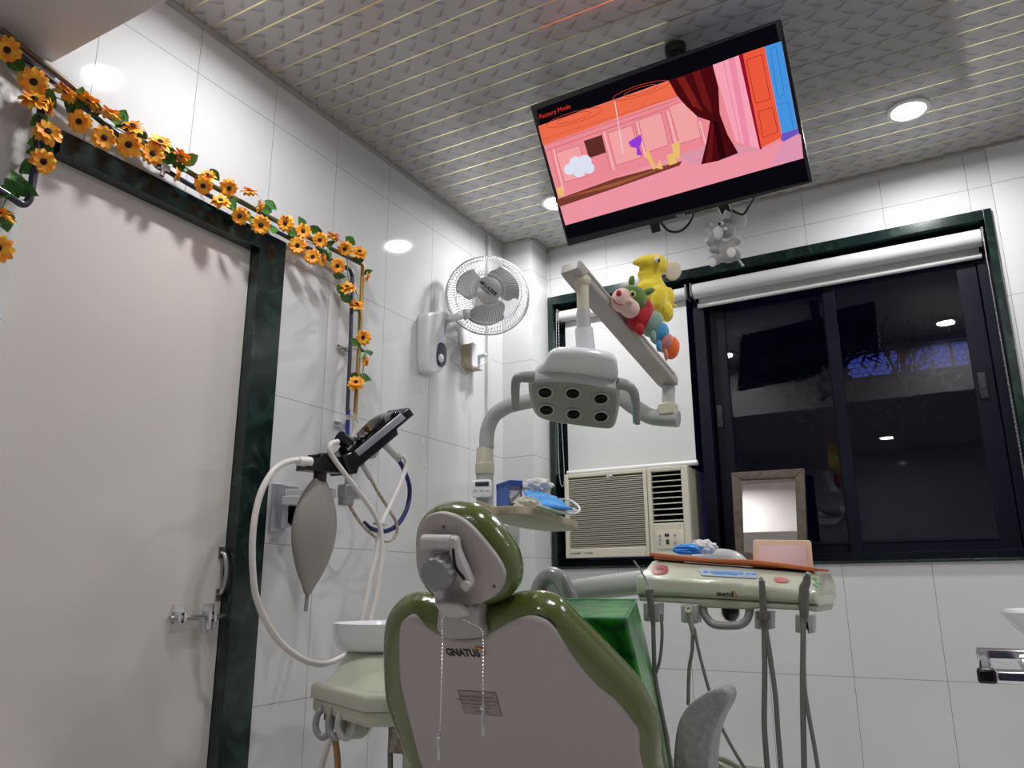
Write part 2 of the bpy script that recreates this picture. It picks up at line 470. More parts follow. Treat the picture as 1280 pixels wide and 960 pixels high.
def rrect(x0, y0, x1, y1, r, n=5):
    out = []
    for cx, cy, a0 in ((x1-r, y1-r, 0), (x0+r, y1-r, 90), (x0+r, y0+r, 180), (x1-r, y0+r, 270)):
        for i in range(n+1):
            a = math.radians(a0+90*i/n); out.append((cx+r*math.cos(a), cy+r*math.sin(a)))
    return out
def zc(ox, oy, s):
    return lambda *pts: [(ox+x*s, oy+y*s) for x, y in pts]

# =================================================================== ROOM
H = 2.77; DY = 3.6; LXW = -1.98; RXW = 2.1; FY = -1.6
SOFY = .99; SOFZ = 2.338
d_y0, d_y1, d_z = 1.03, 1.74, 2.088           # door opening
w_ = MB()
w_.mm((LXW-.12, FY, 0), (LXW, d_y0-.06, H)); w_.mm((LXW-.12, d_y1+.08, 0), (LXW, DY+.12, H)); w_.mm((LXW-.12, d_y0-.06, d_z+.05), (LXW, d_y1+.08, H))
struct(w_.build('wall_left', TL, smooth=0))
# back wall with the window opening
wx0, wx1, wz0, wz1 = -1.793, .284, 1.047, 2.485
w_ = MB()
w_.mm((LXW, DY, 0), (wx0, DY+.14, H)); w_.mm((wx1, DY, 0), (RXW, DY+.14, H)); w_.mm((wx0, DY, 0), (wx1, DY+.14, wz0)); w_.mm((wx0, DY, wz1), (wx1, DY+.14, H))
struct(w_.build('wall_back', TB, smooth=0))
w_ = MB(); w_.mm((LXW, 3.42, 0), (-1.80, DY, H)); o = struct(w_.build('wall_corner_pillar', tile_mat('tile_pillar', 0, -1.5, .9, Z0, PZ, TC, GR), smooth=0))
w_ = MB(); w_.mm((.302, 3.588, 0), (RXW, DY, H)); struct(w_.build('wall_back_pier', tile_mat('tile_pier', 0, .635, .333, Z0, PZ, (.70, .70, .70), GR), smooth=0))
w_ = MB(); w_.mm((RXW, FY, 0), (RXW+.12, DY+.14, H)); struct(w_.build('wall_right', TL, smooth=0))
w_ = MB(); w_.mm((LXW, FY-.12, 0), (RXW, FY, H)); struct(w_.build('wall_front', TB, smooth=0))
w_ = MB(); w_.mm((LXW-.12, FY-.12, -.1), (RXW+.12, DY+.14, 0)); struct(w_.build('floor', FLOORM, smooth=0))
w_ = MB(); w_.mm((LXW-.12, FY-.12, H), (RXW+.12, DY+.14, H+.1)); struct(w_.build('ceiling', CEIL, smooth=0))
# lowered soffit over the camera
w_ = MB(); w_.mm((LXW, FY, SOFZ), (RXW, SOFY, H)); struct(w_.build('ceiling_soffit', SOFF, smooth=0, bevel=.006))
# cornices
w_ = MB(); w_.mm((LXW, SOFY, H-.014), (LXW+.018, 3.42, H)); w_.mm((-1.8, DY-.018, H-.012), (RXW, DY, H)); w_.mm((LXW, 3.402, H-.012), (-1.8, 3.42, H)); w_.mm((-1.8, 3.42, H-.012), (-1.782, DY, H))
struct(w_.build('trim_1', mat('cornice', (.34, .33, .32), .35), smooth=0, bevel=.003))
# plaster moulding under the soffit by the door head
w_ = MB(); w_.tube([P(20, 58, x=-1.95), P(45, 74, x=-1.95), P(70, 93, x=-1.95)], .016, 10, 0)
struct(w_.build('trim_2', PLAST))
# rough plaster strip left of the door
w_ = MB(); w_.mm((LXW, .3, 1.75), (LXW+.006, d_y0-.075, 2.32)); struct(w_.build('trim_3', mat('rough_plaster', (.55, .53, .51), .35, coat=.2, bump=(9, 1.0)), smooth=0))

# ---- door
w_ = MB()
w_.mm((LXW-.10, d_y1, 0), (LXW+.014, 1.857, 2.155)); w_.mm((LXW-.10, 1.035, d_z), (LXW+.014, d_y1, 2.155)); w_.mm((LXW-.10, .96, d_z), (LXW-.005, 1.035, 2.15))
fr = struct(w_.build('trim_4', MARB, smooth=0, bevel=.002))
dr = bpy.data.objects.new('door_1', None); COL.objects.link(dr); dr.location = (LXW-.03, 1.4, 0); struct(dr)
w_ = MB(); w_.mm((LXW-.075, d_y0-.058, 0), (LXW-.03, d_y1-.002, d_z-.001)); w_.build('door_leaf', DOOR, dr, smooth=0)
FD = LX(LXW-.03)
def dz(*p): return [FD.T(q) for q in zc(180, 560, .2914)(*p)]
hx = LXW-.03
# bow handle
(a0, b0), (a1, b1) = dz((330, 448), (318, 630))
w_ = MB(); w_.tube([(hx+.004, a0, b0), (hx+.018, a0+.004, b0-.012), (hx+.026, a0+.006, (b0+b1)/2), (hx+.018, a0+.002, b1+.012), (hx+.004, a1, b1)], .004, 10, 6, ref=(1, 0, 0), ry=.0075)
w_.box((hx+.002, a0, b0), (.004, .022, .034)); w_.box((hx+.002, a1, b1), (.004, .022, .034))
w_.build('pull_handle', STEEL, dr, label='bowed steel pull handle')
(a0, b0), (a1, b1) = dz((95, 731), (358, 722))
w_ = MB(); w_.cyl((hx+.016, a0, b0), (hx+.016, a1+.03, b0), .0075)
w_.build('bolt_rod', STEEL, dr)
w_ = MB()
for xx in (140, 270):
    a, b = dz((xx, 730))[0]
    w_.box((hx+.002, a, b0), (.004, .04, .075)); w_.box((hx+.014, a-.01, b0), (.024, .012, .034)); w_.box((hx+.014, a+.01, b0), (.024, .01, .03))
w_.build('bolt_bracket', CHROME, dr, bevel=.001)
a, b = dz((232, 760))[0]
w_ = MB(); w_.cyl((hx+.018, a, b0), (hx+.03, a, b0-.045), .007); w_.build('bolt_knob', CHROME, dr)

# =================================================================== WINDOW
fy0, fy1 = 3.585, 3.80
w_ = MB(); t_ = .03
w_.mm((wx0, fy0, wz0), (wx0+t_, fy1, wz1)); w_.mm((wx1-t_, fy0, wz0), (wx1, fy1, wz1)); w_.mm((wx0+t_, fy0, wz1-.045), (wx1-t_, fy1, wz1)); w_.mm((wx0+t_, fy0, wz0), (wx1-t_, fy1, wz0+.012))
struct(w_.build('trim_5', MARB, smooth=0, bevel=.002))
win = bpy.data.objects.new('window_1', None); COL.objects.link(win); win.location = (-.5, 3.75, wz0); struct(win)
FG = BY(3.72)
def wX(px, py): return FG.T((px, py))[0]
ix0, ix1, iz0, iz1 = wx0+t_, wx1-t_, wz0+.012, wz1-.045
xs1 = wX(878, 500)            # left edge of the first sliding sash
w_ = MB()
w_.mm((ix0, 3.70, iz0), (ix0+.04, fy1, iz1)); w_.mm((ix1-.045, 3.70, iz0), (ix1, fy1, iz1)); w_.mm((ix0, 3.70, iz1-.06), (ix1, fy1, iz1)); w_.mm((ix0, 3.69, iz0), (ix1, fy1, iz0+.035))
w_.mm((-1.03, 3.69, iz0), (-.975, fy1, iz1))
w_.build('window_frame', ALU, win, smooth=0, bevel=.002)
# two sliding sashes
def sash(x0, x1, y, lx, rx, nm):
    s_ = MB(); z0, z1 = iz0+.035, iz1-.05
    s_.mm((x0, y, z0), (x0+lx, y+.028, z1)); s_.mm((x1-rx, y, z0), (x1, y+.028, z1)); s_.mm((x0+lx, y, z0), (x1-rx, y+.028, z0+.055)); s_.mm((x0+lx, y, z1-.05), (x1-rx, y+.028, z1))
    s_.mm((x0+lx, y-.004, z0+.04), (x1-rx, y, z0+.048))
    f = s_.build('sash', ALU, win, smooth=0, bevel=.002)
    g = MB(); g.mm((x0+lx-.006, y+.011, z0+.05), (x1-rx+.006, y+.016, z1-.045))
    g.build('pane', GLASS, f, smooth=0)
    return f
xm = -.40
sa = sash(-.965, xm+.02, 3.742, .075, .05, 1)
sb = sash(xm-.02, ix1-.05, 3.705, .05, .075, 2)
for xx, yy, zz, pr in ((-.945, 3.742, 1.76, sa), (ix1-.095, 3.705, 1.76, sb)):
    w_ = MB(); w_.box((xx, yy-.004, zz), (.028, .008, .11)); w_.box((xx, yy-.010, zz), (.016, .006, .035)); w_.build('sash_lock', BLACK, pr, bevel=.001)

# ---- roller blinds
def blind(nm, label, x0, x1, zroll, r, zhem, drop=True):
    t = thing('roller_blind', label, 'blind', ((x0+x1)/2, 3.655, zroll))
    w_ = MB(); w_.cyl((x0, 3.645, zroll), (x1, 3.645, zroll), r, n=28); w_.build('fabric_roll', BLIND, t)
    w_ = MB(); w_.mm((x0+.012, 3.645+r-.004, zhem), (x1-.012, 3.645+r-.0028, zroll)); w_.build('fabric', BLIND, t, smooth=0)
    w_ = MB(); w_.cyl((x0+.006, 3.645+r-.004, zhem), (x1-.006, 3.645+r-.004, zhem), .0125, n=20); w_.build('hem_bar', BLINDW, t)
    for xa in (x0-.012, x1+.002):
        w_ = MB(); w_.mm((xa, 3.61, zroll-.035), (xa+.010, 3.69, zroll+.035)); w_.build('bracket', GREYD, t, bevel=.002)
    return t
def chain(pts, r, step, m, parent, name='bead_chain'):
    P_ = cr(pts, 30); out = MB(); acc = 0; last = P_[0]
    tmp = [P_[0]]
    for p in P_[1:]:
        acc += (p-last).length; last = p
        if acc >= step: tmp.append(p); acc = 0
    for p in tmp: out.ell(p, r, n=4)
    out.tube(pts, r*.35, 5, 10)
    return out.build(name, m, parent)
FB = BY(3.645)
zr = FB.T((1233, 297))[1]
b1 = blind('b1', 'white roller blind rolled up above the dark sliding window', -1.005, wx1-t_-.018, 2.385, .038, 2.318)
xx = wx1-t_-.012
chain([(xx, 3.60, 2.40), (xx, 3.592, 2.0), (xx+.002, 3.590, 1.55), (xx, 3.592, 1.18), (xx, 3.60, 1.15), (xx, 3.612, 1.18), (xx, 3.616, 1.6), (xx, 3.616, 2.40)], .0030, .0085, STEEL, b1)
b2 = blind('b2', 'white roller blind pulled down onto the air conditioner', ix0+.02, -1.045, 2.385, .03, 1.533)
xx = ix0+.014
chain([(xx, 3.60, 2.39), (xx-.002, 3.596, 1.9), (xx, 3.596, 1.55), (xx+.012, 3.598, 1.46), (xx+.026, 3.602, 1.52), (xx+.012, 3.606, 1.9), (xx+.008, 3.61, 2.39)], .0022, .0085, WHITE, b2)

# ---- air conditioner
ax0, ax1, az0, az1 = -1.712, -1.075, 1.098, 1.512
ac = thing('air_conditioner', 'cream window air conditioner with slatted grille under the pulled-down blind', 'air conditioner', ((ax0+ax1)/2, 3.6, az0))
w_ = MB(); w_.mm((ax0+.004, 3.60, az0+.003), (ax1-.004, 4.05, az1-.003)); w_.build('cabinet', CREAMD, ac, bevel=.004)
FA = BY(3.575)
w_ = MB(); xg = -1.275
def fr4(x0, x1, z0, z1, l, r, b, t, y0, y1):
    w_.mm((x0, y0, z0), (x0+l, y1, z1)); w_.mm((x1-r, y0, z0), (x1, y1, z1)); w_.mm((x0+l, y0, z0), (x1-r, y1, z0+b)); w_.mm((x0+l, y0, z1-t), (x1-r, y1, z1))
fr4(ax0, xg-.002, az0, az1, .022, .018, .045, .02, 3.575, 3.605)
w_.build('front_grille_frame', CREAM, ac, bevel=.004)
w_ = MB(); zz = az0+.05
while zz < az1-.024:
    w_.box(((ax0+.022+xg-.02)/2, 3.585, zz), (xg-.02-ax0-.022, .012, .0036)); zz += .0098
w_.build('grille_slats', CREAM, ac, smooth=0)
w_ = MB(); w_.mm((ax0+.02, 3.594, az0+.045), (xg-.018, 3.598, az1-.018)); w_.build('grille_gap_shade', mat('grille_shade', (.10, .085, .065), .7), ac, smooth=0)  # dark brown sheet colours in the shade between the slats
w_ = MB()
fr4(xg+.001, ax1, az0, az1, .02, .032, .15, .022, 3.575, 3.605)
w_.build('side_panel', CREAM, ac, bevel=.004)
w_ = MB(); w_.mm((xg+.02, 3.60, az0+.15), (ax1-.032, 3.603, az1-.02)); w_.build('outlet_shade_sheet', BLACKM, ac, smooth=0)  # flat black sheet paints the shade behind the louvres
for i in range(9):
    w_ = MB(); z = az0+.162+i*.0265; cx = (xg+.02+ax1-.032)/2
    w_.box((0, 0, 0), (ax1-xg-.055, .018, .0022), Matrix.Translation((cx, 3.586, z)) @ Matrix.Rotation(.35, 4, 'X')); w_.build('louvre', CREAM, ac, smooth=0)
w_ = MB(); w_.loft(rrect(xg+.034, az0+.03, ax1-.034, az0+.115, .006), FA, .004, .001, off=.003); cp = w_.build('control_panel', CREAM, ac)
w_ = MB()
for (i, j) in ((0, 0), (0, 1), (0, 2), (3, 0), (3, 2)):
    w_.box((xg+.052+i*.024, 3.5712, az0+.056+j*.018), (.011, .003, .008))
w_.build('button', GREY, cp); w_ = MB(); w_.box((xg+.086, 3.5712, az0+.094), (.02, .002, .012)); w_.box((xg+.088, 3.5712, az0+.062), (.014, .002, .022)); w_.build('display', LCD, cp)
text('maker_name', 'CARRIER', .014, BY(3.5745).M(ax0+.055, az0+.022), INKB, ac)
text('model_name', 'HI-WALL', .012, BY(3.5745).M(ax0+.125, az0+.022), INK, ac)
w_ = MB(); w_.ell((xg-.19, 3.574, az1-.028), (.018, .004, .011)); w_.build('emblem', CHROME, ac)

# =================================================================== outside
w_ = MB(); w_.mm((-4, 4.9, 2.72), (5, 6.4, 2.8)); o = struct(w_.build('outside_awning', NIGHTW, smooth=0))
w_ = MB(); w_.mm((-6, 6.4, 0), (-.62, 6.6, 5)); w_.mm((-.62, 6.4, 0), (6, 6.6, 2.52)); w_.mm((-.62, 6.4, 2.86), (6, 6.6, 5)); w_.mm((.78, 6.35, 2.5), (.88, 6.5, 2.9)); w_.mm((1.45, 6.4, 2.5), (6, 6.6, 2.9))
struct(w_.build('outside_wall', NIGHTW, smooth=0))
w_ = MB(); w_.mm((-.7, 6.34, 2.68), (1.5, 6.36, 2.70)); w_.mm((.1, 6.34, 2.5), (.12, 6.36, 2.9)); w_.build
s = .05
hexm = MB()
for j in range(9):
    for i in range(42):
        cx = -.62+i*s+(s/2 if j % 2 else 0); cz = 2.51+j*s*.866
        for a in (90, 210, 330):
            pass
        v0 = V((cx, 6.33, cz)); p1 = v0+V((0, 0, s*.577)); p2 = v0+V((-s/2, 0, -s*.2885)); 
        a_ = v0+V((0, 0, -s*.577)); b_ = v0+V((s/2, 0, -s*.2885)); c2 = v0+V((-s/2, 0, -s*.2885)); e_ = v0+V((s/2, 0, s*.2885))
        for q0, q1 in ((a_, b_), (a_, c2), (b_, e_)): hexm.tube([q0, q1], .0025, 4, 0, caps=False)
gm = hexm.build('grille_mesh', BLACKM, smooth=0)
gf = w_.build('window_grille', BLACKM, smooth=0); tag(gf, 'dark hexagonal mesh grille against the blue night sky outside', 'grille')
gm.parent = gf
def twig(mb, p, d, L_, r, dep):
    q = p+d*L_; mb.tube([p, (p+q)/2+V((random.uniform(-.02, .02), 0, random.uniform(-.02, .02))), q], lambda t: r*(1-.4*t), 5, 2)
    if dep:
        for k in range(3):
            nd = (d+V((random.uniform(-.8, .8), random.uniform(-.3, .3), random.uniform(-.6, .8)))).normalized()
            twig(mb, p+d*L_*random.uniform(.4, 1), nd, L_*.7, r*.6, dep-1)
w_ = MB(); lf = MB()
twig(w_, V((-.75, 5.7, 1.6)), V((.12, 0, 1)), .7, .04, 5)
twig(w_, V((-.3, 5.7, 1.8)), V((.3, 0, 1)), .5, .025, 4)
for i in range(260):
    c = V((random.uniform(-.9, .45), random.uniform(5.5, 5.9), random.uniform(2.0, 2.7))); a = random.uniform(0, 6.28)
    if c.x > -.1 and random.random() < .6: continue
    dd = V((math.cos(a), random.uniform(-.5, .5), math.sin(a)))*.035; ee = V((-math.sin(a), 0, math.cos(a)))*.012
    lf.poly([c-dd, c+ee, c+dd, c-ee])
tr = tag(w_.build('tree', BARK), 'dark leafy tree outside beyond the window glass', 'tree')
lo = lf.build('foliage', mat('night_foliage', (.03, .04, .03), .8), tr, smooth=0); lo['kind'] = 'stuff'

# =================================================================== DOWNLIGHTS
def downlight(x, y, z, label, power=16):
    t = thing('ceiling_light', label, 'ceiling light', (x, y, z), 'round recessed ceiling lights')
    w_ = MB(); w_.lathe([(.062, 0), (.078, 0), (.080, -.004), (.076, -.009), (.064, -.010), (.060, -.006)], (x, y, z), (0, 0, 1), 40); w_.build('bezel', WHITE, t)
    w_ = MB(); w_.lathe([(.0605, -.001), (.0605, -.006)], (x, y, z), (0, 0, 1), 36); w_.build('diffuser', LAMP, t)
    l = bpy.data.lights.new('downlight_lamp', 'AREA'); l.shape = 'DISK'; l.size = .11; l.energy = power; l.color = (.975, .985, 1)
    l.spread = math.radians(170)
    lo = bpy.data.objects.new('downlight_lamp', l); COL.objects.link(lo); lo.location = (x, y, z-.014); lo.parent = t; lo.matrix_parent_inverse = Matrix.Translation(-V((x, y, z)))
downlight(.035, 3.13, H, 'round recessed ceiling light above the sliding window, right of the television')
downlight(-1.50, 3.12, H, 'round recessed ceiling light half hidden behind the television lower left corner')
downlight(-1.46, 1.42, H, 'round recessed ceiling light mirrored in the tiles above the door', 14)
downlight(.10, 1.35, H, 'round recessed ceiling light mirrored in the right window pane', 14)
downlight(1.3, 2.3, H, 'round recessed ceiling light near the right-hand wall', 12)
downlight(-.5, -.7, SOFZ, 'added unseen round light in the low soffit, brightening the chair back', 11)  # made-up lamp out of view, lifts the lower room and the back shell

# =================================================================== TELEVISION
TW = .87
FT = Fr(CAM+V((-.81952, 2.70295, 1.70955))*TW, (.99637, .06237, .05792), (-.00816, -.5602, .89973))
TH = .5625*1.06*TW
tv = thing('television', 'black flat television hung tilted from the ceiling, showing a bright drawn room', 'television', FT.O)
w_ = MB(); w_.loft(rrect(-TW/2, -TH/2, TW/2, TH/2, .006), FT, .032, .004, off=0); w_.build('bezel', BLACK, tv)
w_ = MB(); w_.loft(rrect(-TW*.36, -TH*.36, TW*.36, TH*.30, .02), FT, .035, .012, off=-.031); w_.build('back_cover', BLACKM, tv)
# screen picture
def em(name, c, s=1.3):
    m = bpy.data.materials.new(name); m.use_nodes = True; nt = m.node_tree; nt.nodes.clear()
    o = nt.nodes.new('ShaderNodeOutputMaterial'); e = nt.nodes.new('ShaderNodeEmission')
    lin = [((q/255)/12.92 if q/255 <= .04045 else ((q/255+.055)/1.055)**2.4) for q in c]
    e.inputs[0].default_value = (*lin, 1); e.inputs[1].default_value = s; nt.links.new(e.outputs[0], o.inputs[0]); return m
S = .3229
tz = lambda *p: [FT.T((640+x*S, y*S)) for x, y in p]
scr = MB(); lay = [0]
def sp(col, *p, raw=None):
    lay[0] += 1
    pts = raw or tz(*p)
    scr.poly([FT.W(a, b, .0006+.00006*lay[0]) for a, b in pts], mt=EM(col))
EMC = {}
def EM(c):
    if c not in EMC: EMC[c] = em('screen_%d' % len(EMC), c)
    return EMC[c]
def line(col, w, *p):
    pts = [V((a, b)) for a, b in tz(*p)]
    for a, b in zip(pts, pts[1:]):
        d = (b-a).normalized(); n = V((-d.y, d.x))*w
        sp(col, raw=[a+n, b+n, b-n, a-n])
sp((8, 8, 14), (95, 425), (1020, 90), (1150, 700), (215, 925))
PK = (238, 140, 150)
sp(PK, (102, 488), (1043, 160), (1128, 612), (208, 872))
sp((240, 110, 75), (102, 488), (615, 312), (640, 372), (120, 562))
for (x0, y0) in ((240, 455), (500, 350)):
    for k in (1, .6):
        pts = [(x0+math.cos(a)*110*k, y0+math.sin(a)*22*k-math.cos(a)*32*k) for a in [i*PI/8 for i in range(17)]]
        line((190, 60, 40), .0009, *pts)
line((210, 90, 70), .0012, (118, 540), (640, 372)); line((200, 90, 90), .0009, (122, 565), (642, 385)); line((220, 110, 115), .0018, (128, 585), (650, 400))
sp((240, 150, 165), (208, 872), (178, 765), (360, 700), (650, 600), (760, 560), (960, 582), (1118, 520), (1128, 612))
sp((222, 150, 170), (640, 600), (780, 560), (960, 582), (1000, 570), (700, 640))
for q in (((172, 592), (262, 562), (295, 680), (205, 705)), ((372, 515), (465, 485), (500, 610), (405, 640)), ((490, 465), (578, 435), (608, 560), (520, 592)), ((608, 412), (700, 380), (738, 530), (650, 558))):
    sp((245, 165, 165), *q); line((195, 80, 95), .0008, *q, q[0])
for q in (((150, 575), (190, 740)), ((345, 510), (385, 660)), ((472, 470), (508, 610)), ((592, 430), (625, 560)), ((715, 470), (740, 560))):
    line((200, 90, 105), .0008, *q)
    line((250, 185, 185), .0030, *[(x+12, y) for x, y in q])
sp((95, 45, 40), (280, 545), (350, 522), (365, 590), (300, 612))
sp((120, 60, 45), (165, 775), (400, 690), (660, 622), (650, 640), (380, 735), (185, 800))
sp((160, 90, 60), (190, 770), (420, 700), (640, 630), (400, 720))
# pink column, door, sky
sp((250, 165, 185), (778, 252), (880, 214), (962, 578), (868, 548))
sp((240, 140, 170), (838, 232), (862, 222), (925, 572), (900, 560)); line((225, 120, 150), .0009, (820, 240), (885, 550))
sp((150, 15, 45), (878, 214), (896, 208), (970, 572), (960, 580))
sp((238, 90, 60), (894, 209), (976, 181), (1045, 530), (966, 572))
for q in (((908, 232), (968, 212), (1000, 385), (944, 400)), ((955, 432), (1008, 415), (1030, 510), (972, 532))):
    line((150, 30, 30), .0009, *q, q[0])
sp((70, 150, 225), (978, 181), (1043, 160), (1106, 497), (1045, 518)); line((45, 105, 190), .0008, (1000, 190), (1022, 180), (1055, 365), (1030, 380), (1000, 190)); line((45, 105, 190), .0008, (1028, 405), (1070, 395), (1090, 500))
sp((110, 85, 190), (1045, 518), (1107, 497), (1112, 515), (1052, 548), (1040, 540))
sp((225, 150, 180), (1052, 548), (1112, 515), (1128, 612), (1000, 640))
# curtain
sp((72, 10, 16), (608, 312), (778, 252), (800, 340), (805, 440), (835, 520), (877, 592), (800, 622), (733, 636), (755, 545), (768, 468), (720, 452), (675, 410), (640, 370))
sp((105, 22, 22), (700, 282), (728, 272), (770, 400), (775, 440), (740, 400)); sp((120, 30, 26), (640, 305), (668, 295), (740, 430), (700, 410))
sp((45, 5, 12), (780, 470), (800, 470), (830, 610), (805, 618)); sp((100, 20, 24), (772, 480), (782, 480), (775, 628), (750, 632))
# chairs, goblet, cloud
for q in (((515, 590), (530, 580), (560, 650), (548, 656)), ((560, 650), (575, 615), (582, 640), (585, 655)), ((600, 600), (630, 592), (640, 630), (610, 640)), ((618, 560), (650, 545), (650, 615), (632, 610)), ((175, 730), (195, 718), (205, 755), (185, 760))):
    sp((235, 190, 110), *q)
sp((150, 60, 215), (452, 550), (500, 520), (505, 545), (495, 570), (505, 600), (485, 600), (485, 573), (462, 568))
cl = [(210+i*0, 0) for i in range(0)]
for cx, cy, r in ((225, 655, 22), (250, 630, 26), (285, 625, 26), (300, 650, 22), (262, 662, 24)):
    sp((225, 228, 245), *[(cx+math.cos(a)*r, cy+math.sin(a)*r) for a in [i*PI/6 for i in range(12)]])
line((225, 228, 245), .0012, (400, 392), (432, 595))
so = scr.build('screen', None, tv, smooth=0)
A = FT.PW((671.5, 147.5), .003); B = FT.PW((716, 131.5), .003)
u_ = (B-A).normalized(); v_ = FT.n.cross(u_)
m4 = Matrix((u_, v_, FT.n)).transposed().to_4x4(); m4.translation = (A+B)/2
text('screen_caption', 'Factory Mode', .0215, m4, em('caption_red', (215, 50, 40), 1.2), tv, label='red words Factory Mode')
a, b = FT.T((851, 269)); text('maker_name', 'Haier', .014, FT.M(a, b, .0006), mat('silver_print', (.35, .35, .37), .4), tv)
# mount
pt = FT.W(.03, TH/2-.01, -.06)
mx, my = -.645, 2.315
w_ = MB(); w_.cyl((mx, my, H), (mx, my, 2.60), .026, n=20); w_.lathe([(.036, 0), (.036, -.03), (.034, -.034), (.026, -.036)], (mx, my, H), (0, 0, 1), 24)
w_.build('ceiling_pole', BLACKM, tv)
w_ = MB(); cpt = FT.W(.05, .0, -.066)
w_.tube([(mx, my, 2.62), (mx, my+.045, 2.585), (mx, my+.12, 2.50), cpt], .018, 10, 4); w_.loft(rrect(-.09, -.09, .13, .09, .01), FT, .008, .002, off=-.064)
w_.build('tilt_bracket', BLACKM, tv)
def tvp(x, y, o=-.04): return FT.PW((820+x/16, 240+y/16), o)
w_ = MB(); w_.tube([tvp(80, 560, -.03), tvp(130, 650), tvp(230, 760), tvp(360, 800), tvp(500, 775), tvp(620, 680), tvp(700, 560), tvp(740, 430, -.03)], .0045, 8, 6); w_.build('cable', BLACKM, tv)
w_ = MB(); w_.tube([FT.PW((913, 262), -.04), FT.PW((928, 268), -.05), FT.PW((936, 258), -.05), FT.PW((944, 244), -.03)], .004, 8, 6); w_.build('cable', BLACKM, tv)
w_ = MB(); a, b = FT.T((817, 285)); w_.loft(rrect(a-.016, b-.02, a+.016, b+.022, .003), FT, .014, .002, off=-.026); w_.build('cable_plug', BLACKM, tv)
w_ = MB(); a, b = FT.T((903, 262)); w_.loft([(a-.020, b+.03), (a+.018, b+.03), (a+.026, b-.022), (a+.006, b-.005), (a-.008, b-.02)], FT, .012, .002, off=-.026); w_.build('strap', BLACKM, tv)

# =================================================================== PLUSH TOYS
def plush(ells, nm, m, parent, vox=.0045, extra=None):
    w_ = MB()
    for e in ells:
        w_.ell(e[0], e[1], e[2] if len(e) > 2 else None, n=10)
    if extra: extra(w_)
    return w_.build(nm, m, parent, remesh=vox)
# grey elephant hangs below the television on a loop
DYE = 2.60
GE = Fr(P(905, 300, y=DYE), (.92, .38, 0), (0, 0, 1))
ge = thing('plush_elephant', 'small grey plush elephant hanging by a loop below the television', 'plush toy', GE.W(0, 0, 0))
Z1 = lambda x, y, d=0: GE.T((840+x*.1146, 240+y*.1146), d)
s1 = (GE.T((860, 300))[0]-GE.T((850, 300))[0])/10*.1146   # metres per zoom pixel
MG = Matrix((GE.u, GE.v, GE.n)).transposed()
def E_(F, z, s1, x, y, rx, ry, rz, d=0, rot=0):
    a, b = z(x, y, d)
    M = Matrix((F.u, F.v, F.n)).transposed() @ Matrix.Rotation(math.radians(-rot), 3, 'Z')
    return (F.W(a, b, d), (rx*s1, ry*s1, rz*s1), M)
eg = lambda *a, **k: E_(GE, Z1, s1, *a, **k)
plush([eg(590, 400, 105, 115, 100), eg(480, 480, 75, 100, 75, d=.02, rot=10), eg(405, 540, 45, 55, 45, d=.025, rot=-30), eg(610, 650, 120, 135, 100), eg(455, 630, 55, 45, 50, d=.012), eg(700, 530, 65, 48, 50, d=.012, rot=10),
       eg(470, 740, 80, 60, 70, d=.02), eg(690, 680, 70, 75, 75, d=.02)], 'body', PGREY, ge)
plush([eg(500, 450, 58, 85, 50, d=.034, rot=8), eg(385, 520, 25, 30, 28, d=.038)], 'trunk_front', PGREYL, ge, .004)
plush([eg(722, 285, 88, 118, 24, d=.012, rot=-20)], 'ear', PGREYL, ge, .003)
plush([eg(400, 390, 46, 74, 18, d=.004, rot=15)], 'ear', PGREYL, ge, .003)
plush([eg(440, 768, 46, 56, 20, d=.045)], 'foot_pad', PWHITE, ge, .003); plush([eg(645, 660, 50, 62, 20, d=.052)], 'foot_pad', PWHITE, ge, .003)
plush([eg(540, 340, 32, 28, 10, d=.036), eg(585, 400, 22, 22, 8, d=.040)], 'eye_patch', PWHITE, ge, .002)
w_ = MB(); w_.ell(*eg(518, 345, 17, 17, 10, d=.046)); w_.build('eye', BLACK, ge)
w_ = MB(); a, b = Z1(750, 770); w_.tube([GE.W(a-.012, b+.03, -.01), GE.W(a, b, 0), GE.W(a+.008, b-.014, 0)], .004, 8, 4); w_.build('tail', PGREYL, ge)
a, b = Z1(560, 290); tp = GE.W(a, b, 0)
w_ = MB(); w_.tube([tp, tp+V((-.012, -.01, .03)), FT.PW((900, 262), -.03), tp+V((.012, -.005, .03)), tp], .0012, 6, 6); w_.build('hanging_loop', WHITE, ge)

# spring arm geometry of the operating light (needed by the toys)
PY = 2.10
top = P(716, 338, y=1.68); low = P(836, 476, y=2.10)
ad = (low-top).normalized()
fa_v = V((0, 0, 1)); side = ad.cross(V((0, 0, 1))).normalized(); aup = side.cross(ad).normalized()
# caterpillar toy lying along the arm
def arm_pt(t, h=0, s=0): return top+(low-top)*t+aup*h+side*s
ct = thing('plush_caterpillar', 'multicoloured plush caterpillar with green head and red nose, lying on the lamp arm', 'plush toy', arm_pt(.5, .05))
FC = Fr(arm_pt(.45, .05), (.90, .42, 0), (0, 0, 1))
Z2 = lambda x, y, d=0: FC.T((740+x/6, 300+y/6), d)
s2 = (FC.T((800, 390))[0]-FC.T((790, 390))[0])/10/6
ec = lambda *a, **k: E_(FC, Z2, s2, *a, **k)
D0 = .06
plush([ec(315, 445, 95, 105, 95, d=D0+.01), ec(290, 400, 80, 60, 80, d=D0+.02)], 'head', PGREEN, ct)
plush([ec(220, 450, 78, 92, 80, d=D0+.040, rot=20), ec(285, 515, 72, 70, 74, d=D0+.040)], 'muzzle', PPINK, ct)
plush([ec(297, 310, 26, 52, 24, d=D0, rot=8)], 'horn', PGREEN, ct, .003); plush([ec(418, 388, 58, 26, 24, d=D0+.01, rot=-18)], 'horn', PGREEN, ct, .003)
